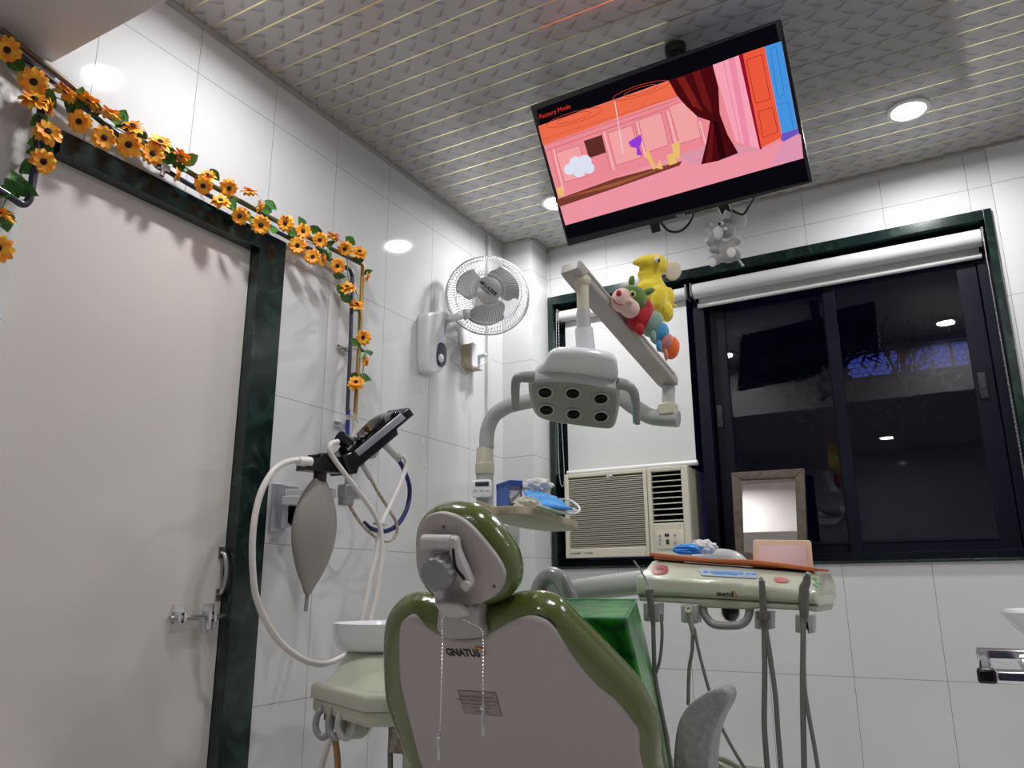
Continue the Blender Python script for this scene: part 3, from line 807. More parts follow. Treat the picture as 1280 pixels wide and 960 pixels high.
w_ = MB(); w_.ell(*ec(201, 400, 20, 24, 20, d=D0+.085)); w_.build('nose', PRED, ct)
w_ = MB(); w_.ell(*ec(304, 405, 24, 27, 8, d=D0+.078)); w_.build('eye_ring', mat('eye_yellow', (.55, .50, .12), .7), ct)
w_ = MB(); w_.ell(*ec(305, 405, 13, 16, 8, d=D0+.084)); w_.build('eye', BLACK, ct)
w_ = MB(); pts = [FC.W(*Z2(x, y, D0+dd), D0+dd) for x, y, dd in ((162, 452, .074), (180, 474, .083), (205, 484, .089), (232, 484, .090))]; w_.tube(pts, .0016, 6, 4); w_.build('mouth', PRED, ct)
plush([ec(365, 590, 100, 115, 90, d=D0-.01, rot=35), ec(405, 520, 55, 80, 70, d=D0-.01), ec(360, 670, 36, 50, 34, d=D0+.035)], 'red_segment', PRED, ct)
plush([ec(450, 630, 85, 105, 85, d=D0-.015, rot=20), ec(462, 725, 22, 55, 24, d=D0+.035)], 'sage_segment', PSAGE, ct)
plush([ec(505, 700, 72, 90, 80, d=D0-.02, rot=20), ec(503, 795, 24, 52, 24, d=D0+.030)], 'blue_segment', PBLUE, ct)
plush([ec(555, 775, 55, 78, 70, d=D0-.02, rot=20), ec(555, 860, 18, 52, 20, d=D0+.03)], 'salmon_segment', PSAL, ct)
plush([ec(595, 810, 62, 90, 72, d=D0-.03, rot=10)], 'orange_segment', PORA, ct)
# yellow elephant sitting behind it
ye = thing('plush_elephant', 'yellow plush elephant with pointed trunk sitting on the lamp arm behind the caterpillar', 'plush toy', arm_pt(.6, .09))
FY_ = Fr(arm_pt(.60, .08, -.02), (.88, .47, 0), (0, 0, 1))
Z3 = lambda x, y, d=0: FY_.T((740+x/6, 300+y/6), d)
s3 = (FY_.T((820, 360))[0]-FY_.T((810, 360))[0])/10/6
ey = lambda *a, **k: E_(FY_, Z3, s3, *a, **k)
DB = -.005
def trunk(w_):
    w_.tube([FY_.W(*Z3(480, 190), DB+.01), FY_.W(*Z3(400, 180), DB+.02), FY_.W(*Z3(340, 183), DB+.02), FY_.W(*Z3(296, 187), DB+.02)], lambda t: (78-66*t)*s3, 12, 6)
plush([ey(475, 190, 95, 90, 88, d=DB), ey(430, 255, 95, 66, 75, d=DB), ey(420, 205, 62, 50, 50, d=DB+.01), ey(440, 300, 90, 40, 70, d=DB), ey(455, 380, 105, 110, 90, d=DB), ey(485, 460, 110, 110, 95, d=DB), ey(500, 430, 60, 105, 45, d=DB+.045, rot=8), ey(560, 540, 52, 80, 60, d=DB+.02), ey(370, 370, 50, 70, 50, d=DB+.02, rot=30), ey(580, 430, 40, 80, 60, d=DB)], 'body', YEL, ye, extra=trunk)
plush([ey(608, 232, 66, 84, 16, d=DB+.005, rot=15)], 'ear', PEARY, ye, .003)
w_ = MB(); w_.ell(*ey(490, 148, 22, 24, 10, d=DB+.042)); w_.build('eye_white', PWHITE, ye)
w_ = MB(); w_.ell(*ey(503, 153, 9, 16, 8, d=DB+.047)); w_.build('eye', BLACK, ye)
w_ = MB(); w_.ell(*ey(622, 495, 18, 12, 12, d=DB)); w_.build('tail', YEL, ye)

# =================================================================== OPERATING LIGHT
ol = thing('dental_lamp', 'white dental operating lamp with six lenses on a curved grey post and sprung arm', 'dental lamp', (P(606, 600, y=PY).x, PY, 0))
pb = P(606, 600, y=PY)
w_ = MB(); w_.cyl((pb.x, PY, 0.02), (pb.x, PY, P(606, 588, y=PY).z), .027); w_.build('post', GREYM, ol)
w_ = MB(); za, zb, zd = P(606, 590, y=PY).z, P(606, 580, y=PY).z, P(608, 560, y=PY).z
w_.lathe([(.029, za-.008), (.031, za), (.031, zb), (.0285, zb+.002), (.0265, zd)], (pb.x, PY, 0), (0, 0, 1)); w_.build('post_collar', BEIGE2, ol)
def pv(x, y, yy=PY): return P(580+x*.2603, 430+y*.2603, y=yy)
w_ = MB(); w_.tube([pv(108, 500), pv(112, 420), pv(140, 350), pv(190, 310), pv(250, 288), pv(400, 262), pv(600, 262, 2.1), P(770, 495, y=2.1), P(792, 508, y=2.1), P(815, 521, y=2.1), P(848, 524, y=2.1)], lambda t: .024-.001*t, 16, 8); w_.build('curved_arm', GREYM, ol)
w_ = MB(); el = P(836, 520, y=2.1); e2 = P(836, 484, y=2.1)
w_.box((el+V((0, 0, .018))), (.045, .05, .035)); w_.cyl(el+V((-.03, 0, .018)), el+V((.0, 0, .018)), .016); w_.build('elbow_block', BEIGE2, ol, bevel=.005)
w_ = MB(); w_.cyl(el+V((0, 0, .03)), e2+V((0, 0, .004)), .018); w_.build('elbow_sleeve', GREYL, ol)
# sprung beam
MA = Matrix((ad, side, aup)).transposed().to_4x4(); MA.translation = top
Lb = (low-top).length
FBm = Fr(top, ad, aup)
w_ = MB(); w_.loft([(-.012, -.012), (-.016, .010), (-.006, .017), (Lb*.97, .012), (Lb*1.01, .004), (Lb*1.02, -.014), (Lb*.985, -.018), (.04, -.017), (.006, -.016)], FBm, .058, .005, off=.029)
w_.build('spring_arm', STEEL if False else mat('arm_cover', (.40, .375, .34), .28, coat=.3), ol)
w_ = MB(); w_.box((Lb*.5, 0, .0165), (Lb*.94, .038, .005), MA); w_.build('arm_top_strip', GREYL, ol, bevel=.002)
w_ = MB(); w_.loft([(.025, .002), (Lb*.96, -.001), (Lb*.96, .0015), (.025, .0055)], FBm, .0605, .001, off=.0302); w_.build('arm_groove', GREYD, ol)
w_ = MB(); hp = P(729, 360, y=1.70)
rp = P(732, 440, y=1.70); rt_ = P(728, 352, y=1.70)
w_.cyl(rt_, V((rt_.x, 1.70, P(731, 412, y=1.70).z)), .0155); w_.ell(rt_, (.022, .022, .02)); w_.build('lamp_stem', BEIGE2, ol)
w_ = MB(); w_.cyl(V((rt_.x, 1.70, P(731, 388, y=1.70).z)), V((rt_.x, 1.70, P(731, 410, y=1.70).z)), .0175); w_.build('stem_sleeve', GREYL, ol)
w_ = MB(); w_.cyl(V((rt_.x, 1.70, P(731, 411, y=1.70).z)), V((rt_.x+.003, 1.705, P(731, 452, y=1.70).z)), .0225, .024); w_.build('stem_joint', WHITE, ol)
# head
hh = ray(716, 495); hd = V((hh.x, hh.y, 0)).normalized(); u0 = V((hd.y, -hd.x, 0))
al = math.radians(58); n_ = (-hd*math.cos(al)-V((0, 0, 1))*math.sin(al)).normalized()
ro = math.radians(6.5); v0 = n_.cross(u0)
uL = u0*math.cos(ro)-v0*math.sin(ro); vL = n_.cross(uL)
FL = Fr(P(716, 500, y=1.68), uL, vL)
lz = lambda *p: [FL.T((640+x*.1719, 420+y*.1719)) for x, y in p]
face = lz((135, 330), (250, 320), (380, 322), (520, 336), (640, 358), (745, 382), (778, 405), (785, 450), (778, 540), (755, 640), (730, 672), (690, 680), (560, 668), (440, 652), (330, 635), (230, 612), (175, 580), (140, 510), (122, 420), (120, 350))
w_ = MB(); w_.loft(face, FL, .030, .006, smooth=4, off=0); w_.build('head_rim', GREYL, ol)
fc = [(x*.93+FL.T((716, 500))[0]*.07, y*.9) for x, y in face]
cxm = sum(p[0] for p in face)/len(face); cym = sum(p[1] for p in face)/len(face)
fc = [(cxm+(x-cxm)*.93, cym+(y-cym)*.9) for x, y in face]
w_ = MB(); w_.loft(fc, FL, .006, .003, smooth=4, off=.004); w_.build('face_plate', mat('lamp_face', (.30, .31, .28), .35), ol)
FL2 = FL
def lz2(off, *p): return [FL.T((640+x*.1719, 420+y*.1719), off) for x, y in p]
hs = lz2(-.03, (160, 300), (195, 245), (235, 212), (262, 160), (300, 130), (360, 120), (520, 122), (700, 152), (752, 180), (768, 230), (760, 345), (600, 420), (400, 410), (200, 370))
w_ = MB(); w_.loft(hs, FL, .03, .012, smooth=4, off=-.028, rb=.014); w_.build('rear_housing', WHITEG, ol)
hs2 = lz2(-.058, (250, 245), (275, 178), (310, 142), (380, 132), (520, 136), (690, 168), (738, 205), (745, 260), (600, 330), (400, 320))
hdl = [FL.PW((640+x*.1719, 420+y*.1719), -.07) for x, y in ((300, 215), (330, 172), (420, 160), (560, 178), (660, 200), (700, 235), (690, 290))]
w_ = MB(); w_.tube([FL.PW((640+x*.1719, 420+y*.1719), -.040) for x, y in ((315, 185), (350, 172), (440, 172), (560, 190), (650, 205), (690, 225), (698, 262))], .0055, 10, 6, ry=.004); w_.build('handle_shade_strip', mat('recess_shade', (.30, .30, .32), .5), ol)  # grey tube colours in the shade of the handle opening, nothing is cut
for i, (x, y) in enumerate(((240, 398), (442, 404), (645, 443), (250, 525), (447, 556), (646, 574))):
    a, b = lz((x, y))[0]
    w_ = MB(); w_.lathe([(.0145, .004), (.0190, .0045), (.0200, .007), (.0165, .0075), (.0160, .005), (.0145, .004)], FL.W(a, b), FL.n, 28); lr = w_.build('lens_ring', GREYL, ol)
    w_ = MB(); w_.lathe([(.0165, .0045), (.0165, .0062), (.0135, .0080), (.0115, .0064), (.0090, .0064), (.0075, .0082), (.0055, .0066), (.001, .0066)], FL.W(a, b), FL.n, 24); w_.build('lens', LENS, lr)
for pts in (((165, 300), (90, 298), (38, 310), (25, 370), (25, 460), (28, 525)), ((765, 345), (830, 360), (880, 400), (898, 480), (903, 560), (906, 632))):
    q = [FL.PW((640+x*.1719, 420+y*.1719), -.015) for x, y in pts]
    w_ = MB(); w_.tube(q, lambda t: .0155-.009*t, 12, 6, ry=lambda t: .013-.003*t); w_.build('side_grip', GREY, ol)

# timer stuck to the post
tm = thing('digital_timer', 'white digital timer stuck on the grey lamp post', 'timer', P(601, 610, y=2.06))
FM = Fr(P(602, 610, y=2.062), (.9, .43, 0), (.0, 0, 1))
a0, b0 = FM.T((588.5, 622)); a1, b1 = FM.T((615, 599))
w_ = MB(); w_.loft(rrect(a0, b0, a1, b1, .012), FM, .016, .004, off=0); w_.build('case', WHITEG, tm)
a0, b0 = FM.T((594, 608)); a1, b1 = FM.T((611, 602)); w_ = MB(); w_.loft(rrect(a0, b0, a1, b1, .001), FM, .002, .0005, off=.001); w_.build('display', LCD, tm)
for i in range(3):
    a, b = FM.T((594+i*8, 613)); w_ = MB(); w_.loft(rrect(a-.006, b-.0022, a+.006, b+.0022, .002), FM, .002, .0005, off=.0015); w_.build('button', GREYL, tm)
w_ = MB(); w_.box(FM.W(0, 0, -.022), (.02, .02, .03)); w_.build('clip', GREYL, tm)

# =================================================================== SHELF WITH MASKS
SZ = 1.12
sh = thing('wooden_shelf', 'small wood laminate shelf bracketed to the lamp post, curved front', 'shelf', (pb.x, PY, SZ))
FS = Fr((0, 0, SZ), (1, 0, 0), (0, 1, 0))   # horizontal, normal up
op = [FS.T(p) for p in ((596, 636), (617, 643), (636, 642.5), (656, 643), (674, 646.5), (692, 651), (708, 655.5), (721, 660), (722, 662), (714, 663.6), (690, 664.6), (672, 663), (655, 660.5), (635, 656), (610, 650))]
w_ = MB(); w_.loft(op, FS, .019, .0015, off=.019, smooth=3); w_.build('board', WOOD, sh)
w_ = MB(); w_.box((pb.x+.02, PY-.01, SZ+.004), (.1, .07, .03)); w_.build('clamp', GREYM, sh, bevel=.003)
Zt = SZ+.0195
# tissue/glove box: blue and clear
bx0 = P(637, 634, z=Zt+.002)
gb = thing('glove_box', 'blue and clear plastic box standing on the wooden shelf beside the timer', 'box', P(638, 634, z=Zt))
def onS(px, py, dz=0): return P(px, py, z=Zt+dz)
Yb = 1.94
FBx = Fr(P(643, 634, y=Yb), (.62, .78, 0), (0, 0, 1)); FBx.O.z = Zt
def bz(x, y): return FBx.T((590+x*.1172, 590+y*.1172))
al_, bl_ = bz(400, 380); ar_, bt_ = bz(530, 95)
wd = ar_-al_; ht = bt_
w_ = MB(); w_.box((al_+wd/2, ht/2, -.05), (wd, ht-.002, .1), FBx.M()); w_.build('clear_body', CLEAR, gb, smooth=0)
w_ = MB(); w_.box((al_+wd/2, ht-.007, -.05), (wd+.003, .016, .104), FBx.M()); w_.box((al_+wd/2, .007, -.05), (wd+.003, .013, .104), FBx.M()); w_.box((al_-.0005, ht/2, -.05), (.002, ht*.95, .10), FBx.M()); w_.build('blue_trim', BLUEP, gb, bevel=.001)
w_ = MB()
for k in range(3): w_.box((al_+wd/2, .022+k*.011, -.05), (wd-.008, .009, .08), FBx.M() @ Matrix.Rotation(.02*k, 4, 'Y'))
w_.build('folded_tissues', TISS, gb, bevel=.003)
def crumple(c, r, m, name, label, cat, seed=1, par=None):
    rnd = random.Random(seed); w_ = MB(); w_.ell((0, 0, 0), 1, n=22)
    ks = [(V((rnd.uniform(-1, 1), rnd.uniform(-1, 1), rnd.uniform(-1, 1))).normalized(), rnd.uniform(3, 9), rnd.uniform(0, 6)) for _ in range(11)]
    for v in w_.bm.verts:
        p = v.co.copy(); f = 1+sum(.10*abs(math.sin(k.dot(p)*q+ph))-.05 for k, q, ph in ks)
        v.co = V((p.x*r[0]*f, p.y*r[1]*f, max(p.z*f, -.9)*r[2]))+V(c)
    o = w_.build(name, m, smooth=25)
    tag(o, label, cat); return o
crumple(P(671, 608, y=1.98), (.040, .025, .020), TISS, 'crumpled_tissue', 'white crumpled tissue heaped behind the blue box on the wooden shelf', 'tissue', 3)
gp = P(659, 632, y=1.80)
crumple(gp, (.030, .022, .020), GLOVE, 'latex_glove', 'cream crumpled latex glove at the front edge of the wooden shelf', 'glove', 5)
# masks: pleated blue rectangles with white ear loops
mk = thing('face_mask', 'blue pleated surgical mask lying on the wooden shelf with white ear loops', 'mask', onS(690, 640)+V((0, 0, .02)))
ms = MB(); c = [P(652, 612, y=1.94), P(694, 621, y=1.98), P(716, 637, y=1.86), P(672, 634, y=1.82)]
NU, NV = 14, 16; g = []
for i in range(NU+1):
    row = []
    for j in range(NV+1):
        a = i/NU; b = j/NV
        p = (c[0]*(1-a)+c[1]*a)*(1-b)+(c[3]*(1-a)+c[2]*a)*b
        p = p+V((0, 0, .004*math.sin(b*PI*5)+.012*math.sin(a*PI)*math.sin(b*PI))); row.append(ms.bm.verts.new(p))
    g.append(row)
for i in range(NU):
    for j in range(NV): ms.face([g[i][j], g[i+1][j], g[i+1][j+1], g[i][j+1]])
mo = ms.build('pleated_panel', BLUEM, mk, smooth=60); sd = mo.modifiers.new('s', 'SOLIDIFY'); sd.thickness = .002
def mkp(x, y, yy, z=None):
    return P(590+x*.1172, 590+y*.1172, y=yy)
w_ = MB(); w_.tube([mkp(930, 290, 2.0), mkp(1040, 300, 1.98), mkp(1120, 350, 1.95), mkp(1150, 400, 1.92), mkp(1110, 440, 1.9), mkp(1000, 435, 1.88), mkp(700, 390, 1.85)], .0028, 8, 6); w_.build('ear_loop', WHITE, mk)
w_ = MB(); w_.tube([mkp(1000, 380, 1.95), mkp(1120, 405, 1.93), mkp(1060, 415, 1.9), mkp(720, 400, 1.86), mkp(760, 425, 1.86), mkp(1000, 450, 1.88)], .0022, 8, 6); w_.build('ear_loop', WHITE, mk)
w_ = MB(); w_.poly([onS(672, 640, .003), onS(722, 650, .002), onS(715, 652, .002), onS(668, 642, .002)]); 
ws = MB(); ws.loft([FS.T(p, .0) for p in ((672, 642.5), (715, 654), (700, 652), (668, 645))], FS, .003, .001, off=.023); tag(ws.build('white_sheet', TISS), 'flat white sheet under the blue mask on the wooden shelf', 'sheet')
# second lower box fitting under the shelf
w_ = MB(); q = P(641, 668, y=2.12); w_.loft(rrect(-.018, -.035, .018, .035, .01), Fr(q, (.93, .37, 0), (0, 0, 1)), .03, .006); o = w_.build('outlet_box', GREYL); tag(o, 'small grey box on the lamp post just below the wooden shelf', 'box')
w_ = MB(); w_.tube([P(637, 650, y=2.16), P(638, 665, y=2.16), P(634, 680, y=2.16), P(636, 700, y=2.16)], .005, 8, 6); tag(w_.build('black_cable', BLACKM), 'short black cable hanging below the wooden shelf', 'cable')

# =================================================================== FAN
fz = zc(520, 290, .2187)
FYD = 2.95
fc_ = P(609.5, 369, y=2.93)
fn = (CAM+V((.15, 0, .1))-fc_).normalized()
FF = Fr(fc_, V((0, 0, 1)).cross(fn), V((0, 0, 1)))
fan = thing('wall_fan', 'white wall-mounted fan with wire cage and three grey blades', 'fan', P(545, 425, x=LXW))
R_ = (FF.T((661, 369))[0]-FF.T((557, 369))[0])/2
w_ = MB()
def circ(r, d, n=64): return [FF.W(math.cos(2*PI*i/n)*r, math.sin(2*PI*i/n)*r, d) for i in range(n)]
w_.tube(circ(R_, 0), .0045, 8, 0, closed=True)
for r, d in ((R_*.97, .022), (R_*.80, .052), (R_*.40, .072)): w_.tube(circ(r, d), .0016, 5, 0, closed=True)
for i in range(84):
    a = 2*PI*i/84; tw = .22
    pts = []
    for r, d, k in ((R_, .0, 0), (R_*.93, .036, .1), (R_*.80, .052, .3), (R_*.55, .066, .6), (R_*.30, .073, 1)):
        pts.append(FF.W(math.cos(a+tw*k)*r, math.sin(a+tw*k)*r, d))
    w_.tube(pts, .0011, 4, 2, caps=False)
w_.build('front_cage', WHITE, fan)
w_ = MB()
for r, d in ((R_*.97, -.022), (R_*.75, -.06), (R_*.35, -.07)): w_.tube(circ(r, d), .0016, 5, 0, closed=True)
for i in range(72):
    a = 2*PI*i/72
    w_.tube([FF.W(math.cos(a)*r, math.sin(a)*r, d) for r, d in ((R_, 0), (R_*.92, -.04), (R_*.6, -.066), (R_*.25, -.07))], .0011, 4, 2, caps=False)
w_.build('rear_cage', WHITE, fan)
w_ = MB(); w_.lathe([(.001, .082), (.05, .080), (.062, .074), (.062, .066)], FF.W(0, 0), FF.n, 32); hb = w_.build('cage_badge', GREYL, fan)
mt_ = FF.M(0, .002, .0825) @ Matrix.Rotation(math.radians(-42), 4, 'Z')
text('maker_name', 'M-LAZER', .024, mt_, INK, hb, shear=.2, bold=.0006); text('maker_subtitle', 'HIGH SPEED', .010, mt_ @ Matrix.Translation((-.002, -.018, 0)), INK, hb)
BLADE = mat('fan_blade', (.33, .325, .31), .3)
for k, a0 in enumerate((45, 160, 280)):
    w_ = MB(); rows = []
    for i in range(11):
        r = .04+(R_*.80-.04)*i/10; t = i/10
        half = .26+.60*math.sin(min(1, t*1.1+.15)*PI*.80)
        row = []
        for j in range(9):
            s_j = -1+2*j/8; aa = math.radians(a0)+s_j*half*1.05-.25*t
            rr = r*(1-.05*s_j*s_j*t*1.4)
            row.append(w_.bm.verts.new(FF.W(math.cos(aa)*rr, math.sin(aa)*rr, .012+.024*s_j)))
        rows.append(row)
    for A_, B_ in zip(rows, rows[1:]):
        for j in range(8): w_.face([A_[j], B_[j], B_[j+1], A_[j+1]])
    b_ = w_.build('blade', BLADE, fan, smooth=60); sd = b_.modifiers.new('s', 'SOLIDIFY'); sd.thickness = .002
w_ = MB(); w_.lathe([(.001, .04), (.035, .035), (.04, .02), (.04, -.02)], FF.W(0, 0), FF.n, 28); w_.build('hub', BLADE, fan)
w_ = MB(); w_.lathe([(.055, -.06), (.06, -.07), (.06, -.12), (.045, -.15), (.001, -.155)], FF.W(0, 0), FF.n, 28); w_.build('motor', WHITE, fan)
# base on the wall
FWb = LX(LXW+.055)
bo = [FWb.T(p) for p in fz((75, 462), (150, 452), (205, 470), (218, 500), (175, 560), (178, 620), (172, 740), (150, 795), (100, 808), (70, 780), (62, 640), (66, 520))]
w_ = MB(); w_.loft(bo, FWb, .054, .014, smooth=4, off=.0, seg=5, rb=.002); base = w_.build('wall_base', WHITE, fan)
FWs = LX(LXW+.0555)
sw = [FWs.T(p) for p in fz((130, 635), (158, 640), (172, 680), (168, 750), (145, 772), (122, 755), (117, 690))]
w_ = MB(); w_.loft(sw, FWs, .006, .003, smooth=4, off=.005); swo = w_.build('switch_panel', mat('navy_panel', (.03, .035, .06), .3), base)
w_ = MB(); w_.ell(FWs.PW(fz((143, 722))[0], .01), (.012, .016, .020)); w_.build('speed_knob', WHITE, swo)
w_ = MB(); pA = FWb.PW(fz((185, 500))[0], -.01)
w_.tube([pA, P(*fz((235, 485))[0], x=LXW+.12), FF.W(-.05, -.04, -.09), FF.W(0, -.01, -.10)], .018, 12, 6); w_.build('neck', WHITE, fan)
w_ = MB(); w_.ell(P(*fz((285, 470))[0], x=LXW+.14), (.022, .022, .026)); w_.build('tilt_joint', GREYL, fan)
for xx, yb in ((80, 548), (100, 578)):
    a, b = FWb.T((520+xx*.2187, 290+800*.2187)); zb = FWb.T((540, yb))[1]
    w_ = MB(); w_.cyl(FWb.W(a, b, -.03), FWb.W(a, zb, -.03), .0013, n=6); w_.cyl(FWb.W(a, zb, -.03), FWb.W(a, zb-.02, -.03), .005, .007, n=10); w_.build('pull_cord', WHITE, fan)
w_ = MB(); w_.tube([P(*q, x=LXW+e) for q, e in zip(fz((218, 540), (245, 580), (245, 640), (265, 720), (300, 775)), (.06, .03, .02, .03, .05))], .0025, 8, 6); w_.build('power_cord', GREY, fan)
# socket box with plug
sk = thing('wall_socket', 'cream surface socket box with white plug on the tiles below the fan', 'socket', P(592, 447, x=LXW))
FK = LX(LXW+.06)
k0 = FK.T((583.5, 432)); k1 = FK.T((607, 461))
w_ = MB(); a0 = P(583, 447, x=LXW+.03); 
w_.mm((LXW, a0.y, P(590, 461, x=LXW+.03).z), (LXW+.058, a0.y+.105, P(590, 433, x=LXW+.03).z)); w_.build('box_body', SOCK, sk, bevel=.003)
w_ = MB(); w_.mm((LXW+.057, a0.y-.002, P(590, 461, x=LXW+.03).z-.002), (LXW+.064, a0.y+.107, P(590, 433, x=LXW+.03).z+.002)); w_.build('face_plate', WHITE, sk, bevel=.002)
w_ = MB(); pc = V((LXW+.064, a0.y+.06, (P(590, 446, x=LXW+.03).z))); w_.cyl(pc, pc+V((.04, 0, .002)), .013, .01); w_.tube([pc+V((.04, 0, 0)), pc+V((.055, 0, -.01)), pc+V((.04, -.02, -.05)), pc+V((-.01, -.05, -.07))], .003, 8, 6); w_.build('plug', WHITE, sk)
w_ = MB(); w_.tube([P(*q, x=LXW+.01) for q in ((565, 448), (575, 457), (583, 468), (590, 463))], .0025, 6, 6); w_.build('cable', WHITE, sk)
# surface conduits on the left wall near the corner
for px_, r, y0_, y1_, lb in ((611, .012, 303, 600, 'white round conduit running down the tiles beside the fan'),):
    yy = P(px_, 420, x=LXW+.012).y
    w_ = MB(); w_.mm((LXW, yy-.016, 0), (LXW+.018, yy+.016, H-.015)); tag(w_.build('conduit', mat('conduit_white', (.6, .59, .57), .4), bevel=.003), lb, 'conduit')

# =================================================================== GAS PIPES
gx = LXW+.045
def q8(x, y): return (380+x*.2396, 330+y*.2396)
pp = thing('gas_pipe', 'dark blue painted gas pipe running over the door then down the tiles', 'pipe', P(432, 500, x=gx))
w_ = MB(); pl = [P(5, 50, x=gx), P(40, 80, x=gx), P(110, 135, x=gx), P(200, 198, x=gx), P(330, 276, x=gx), P(425, 331, x=gx), P(434, 333, x=gx)]
w_.tube([P(0, 47, x=gx), P(60, 97, x=gx), P(200, 208, x=gx), P(330, 281, x=gx), P(431, 334, x=gx)], .0075, 10, 6)
w_.tube([P(431, 334, x=gx), P(438, 338, x=gx), P(440.5, 346, x=gx)], .009, 10, 5)
w_.tube([P(440.5, 344, x=gx), P(438, 430, x=gx), P(434, 515, x=gx)], .0075, 10, 4); w_.build('pipe_run', PIPEB, pp)
w_ = MB(); w_.tube([P(435, 512, x=gx), P(434, 545, x=gx-.0)], .0085, 10, 0); w_.build('hose_tail', mat('blue_tail', (.01, .03, .25), .35), pp)
w_ = MB(); pcf = P(434.5, 519, x=gx); w_.cyl(pcf, pcf+V((0, 0, -.02)), .012, n=6); w_.build('coupling', CHROME, pp)
pc2 = thing('gas_pipe', 'brown painted gas pipe running just above the dark blue pipe, then down beside it', 'pipe', P(446, 500, x=gx+.01))
w_ = MB(); w_.tube([P(0, 36, x=gx), P(60, 84, x=gx), P(200, 192, x=gx), P(330, 268, x=gx), P(448, 328, x=gx)], .0085, 10, 6); w_.build('pipe_run', PIPEC, pc2)
w_ = MB(); w_.tube([P(448, 328, x=gx), P(453, 332, x=gx), P(453, 345, x=gx), P(449, 430, x=gx), P(444, 516, x=gx)], .0085, 10, 5); w_.build('brass_drop', BRASS, pc2)
w_ = MB(); pcf = P(443.5, 517, x=gx); w_.cyl(pcf, pcf+V((0, 0, -.024)), .0135, n=6); w_.build('coupling', CHROME, pc2)
w_ = MB(); w_.tube([P(443, 526, x=gx), P(443, 540, x=gx), P(439, 556, x=gx+.01)], .009, 10, 5); w_.build('hose_tail', mat('cream_tail', (.6, .56, .48), .4), pc2)
for (x, y), lb in (((236, 430), 'steel clamp on the dark blue pipe between the lower sunflowers'), ((270, 445), 'steel clamp on the brown pipe between the lower sunflowers'), ((222, 828), 'steel clamp on the blue hose tail above the flowmeter'), ((268, 822), 'steel clamp on the cream hose tail above the flowmeter')):
    p = P(*q8(x, y), x=gx); w_ = MB(); w_.box(p+V((-.018, 0, 0)), (.044, .022, .008)); w_.box(p+V((-.036, -.014, 0)), (.006, .03, .014))
    tag(w_.build('pipe_clamp', CHROME, bevel=.001), lb, 'clamp', 'steel pipe clamps')
cr_ = P(205, 210, x=gx+.02)
w_ = MB(); w_.box(cr_, (.02, .03, .02)); w_.cyl(cr_, cr_+V((0, -.005, -.028)), .008, n=8); tag(w_.build('pipe_bracket', CHROME, bevel=.002), 'chrome bracket on the pipes above the door head', 'bracket')
w_ = MB(); gl = gx+.01
w_.tube([P(52, 128, x=gl), P(48, 175, x=gl), P(39, 238, x=gl), P(36, 250, x=gl), P(28, 255, x=gl), P(15, 247, x=gl), P(-30, 220, x=gl)], .010, 12, 5); tag(w_.build('bent_pipe', PIPEB), 'dark blue bent pipe loop at the left edge beside the door', 'pipe')

# =================================================================== SUNFLOWER GARLAND
gd = thing('sunflower_garland', 'artificial sunflower garland wound along the pipes above the door', 'garland', P(326, 281, x=LXW+.06))
def flower_mesh():
    w_ = MB(); rnd = random.Random(2)
    for ring, (n, L_, lift, wdt) in enumerate(((11, .030, .15, .0082), (9, .023, .5, .0068))):
        for i in range(n):
            a = 2*PI*(i+.5*ring)/n+rnd.uniform(-.1, .1); u = V((math.cos(a), math.sin(a), 0)); v = V((-math.sin(a), math.cos(a), 0)); li = lift+rnd.uniform(-.15, .15)
            prof = [(.10, .3), (.38, .85), (.7, 1.0), (.92, .55), (1.0, .05)]
            prev = None
            for t, wf in prof:
                c = u*(.004+L_*t)+V((0, 0, 1))*(L_*t*li-.010*t*t*(1.4-ring)+.001*ring)
                cur = [w_.bm.verts.new(c-v*wdt*wf+V((0, 0, .0012))), w_.bm.verts.new(c), w_.bm.verts.new(c+v*wdt*wf+V((0, 0, .0012)))]
                if prev:
                    w_.face([prev[0], prev[1], cur[1], cur[0]]); w_.face([prev[1], prev[2], cur[2], cur[1]])
                prev = cur
    return w_
fl0 = flower_mesh().build('flower', PETAL, smooth=60)
sd = None
w_ = MB(); w_.ell((0, 0, .004), (.0085, .0085, .005), n=8); co0 = w_.build('flower_centre', CORE)
def leaf_mesh():
    w_ = MB(); rows = []
    for t, wf in ((0, .05), (.2, .7), (.45, 1), (.7, .75), (.9, .3), (1, .03)):
        z = -.25*t*t*.04
        rows.append([w_.bm.verts.new(V((t*.042, s*wf*.0145, z+abs(s)*.003))) for s in (-1, 0, 1)])
    for A_, B_ in zip(rows, rows[1:]):
        for j in (0, 1): w_.face([A_[j], B_[j], B_[j+1], A_[j+1]])
    return w_
lf0 = leaf_mesh().build('leaf', LEAF, smooth=60)
FLW = [(9, 62, 1), (42, 102, 1), (43, 125, 2), (60, 165, 1.5), (54, 202, 1), (81, 115, 3), (62, 135, 4), (110, 126, 3), (99, 152, 1), (137, 142, 3), (130, 172, 1), (166, 158, 2.4), (161, 181, 1), (200, 178, 2), (191, 192, 1), (226, 196, 3), (222, 218, 4), (259, 219, 2.4), (254, 232, 1), (286, 235, 1.2), (276, 251, 2), (312, 240, 3), (300, 270, 1), (326, 281, 1), (325, 258, 4), (357, 279, 1.2), (379, 289, 1), (372, 307, 1), (400, 300, 1), (391, 321, 1), (416, 296, 3), (431, 311, 1), (449, 315, 2), (422, 332, 1.4), (404, 325, 4), (434, 359, 2), (459, 347, 4), (446, 381, 2.3), (454, 422, 1), (457, 452, 4), (445, 478, 1.6), (-3, 310, 1), (0, 268, 3)]
fx = LXW+.075
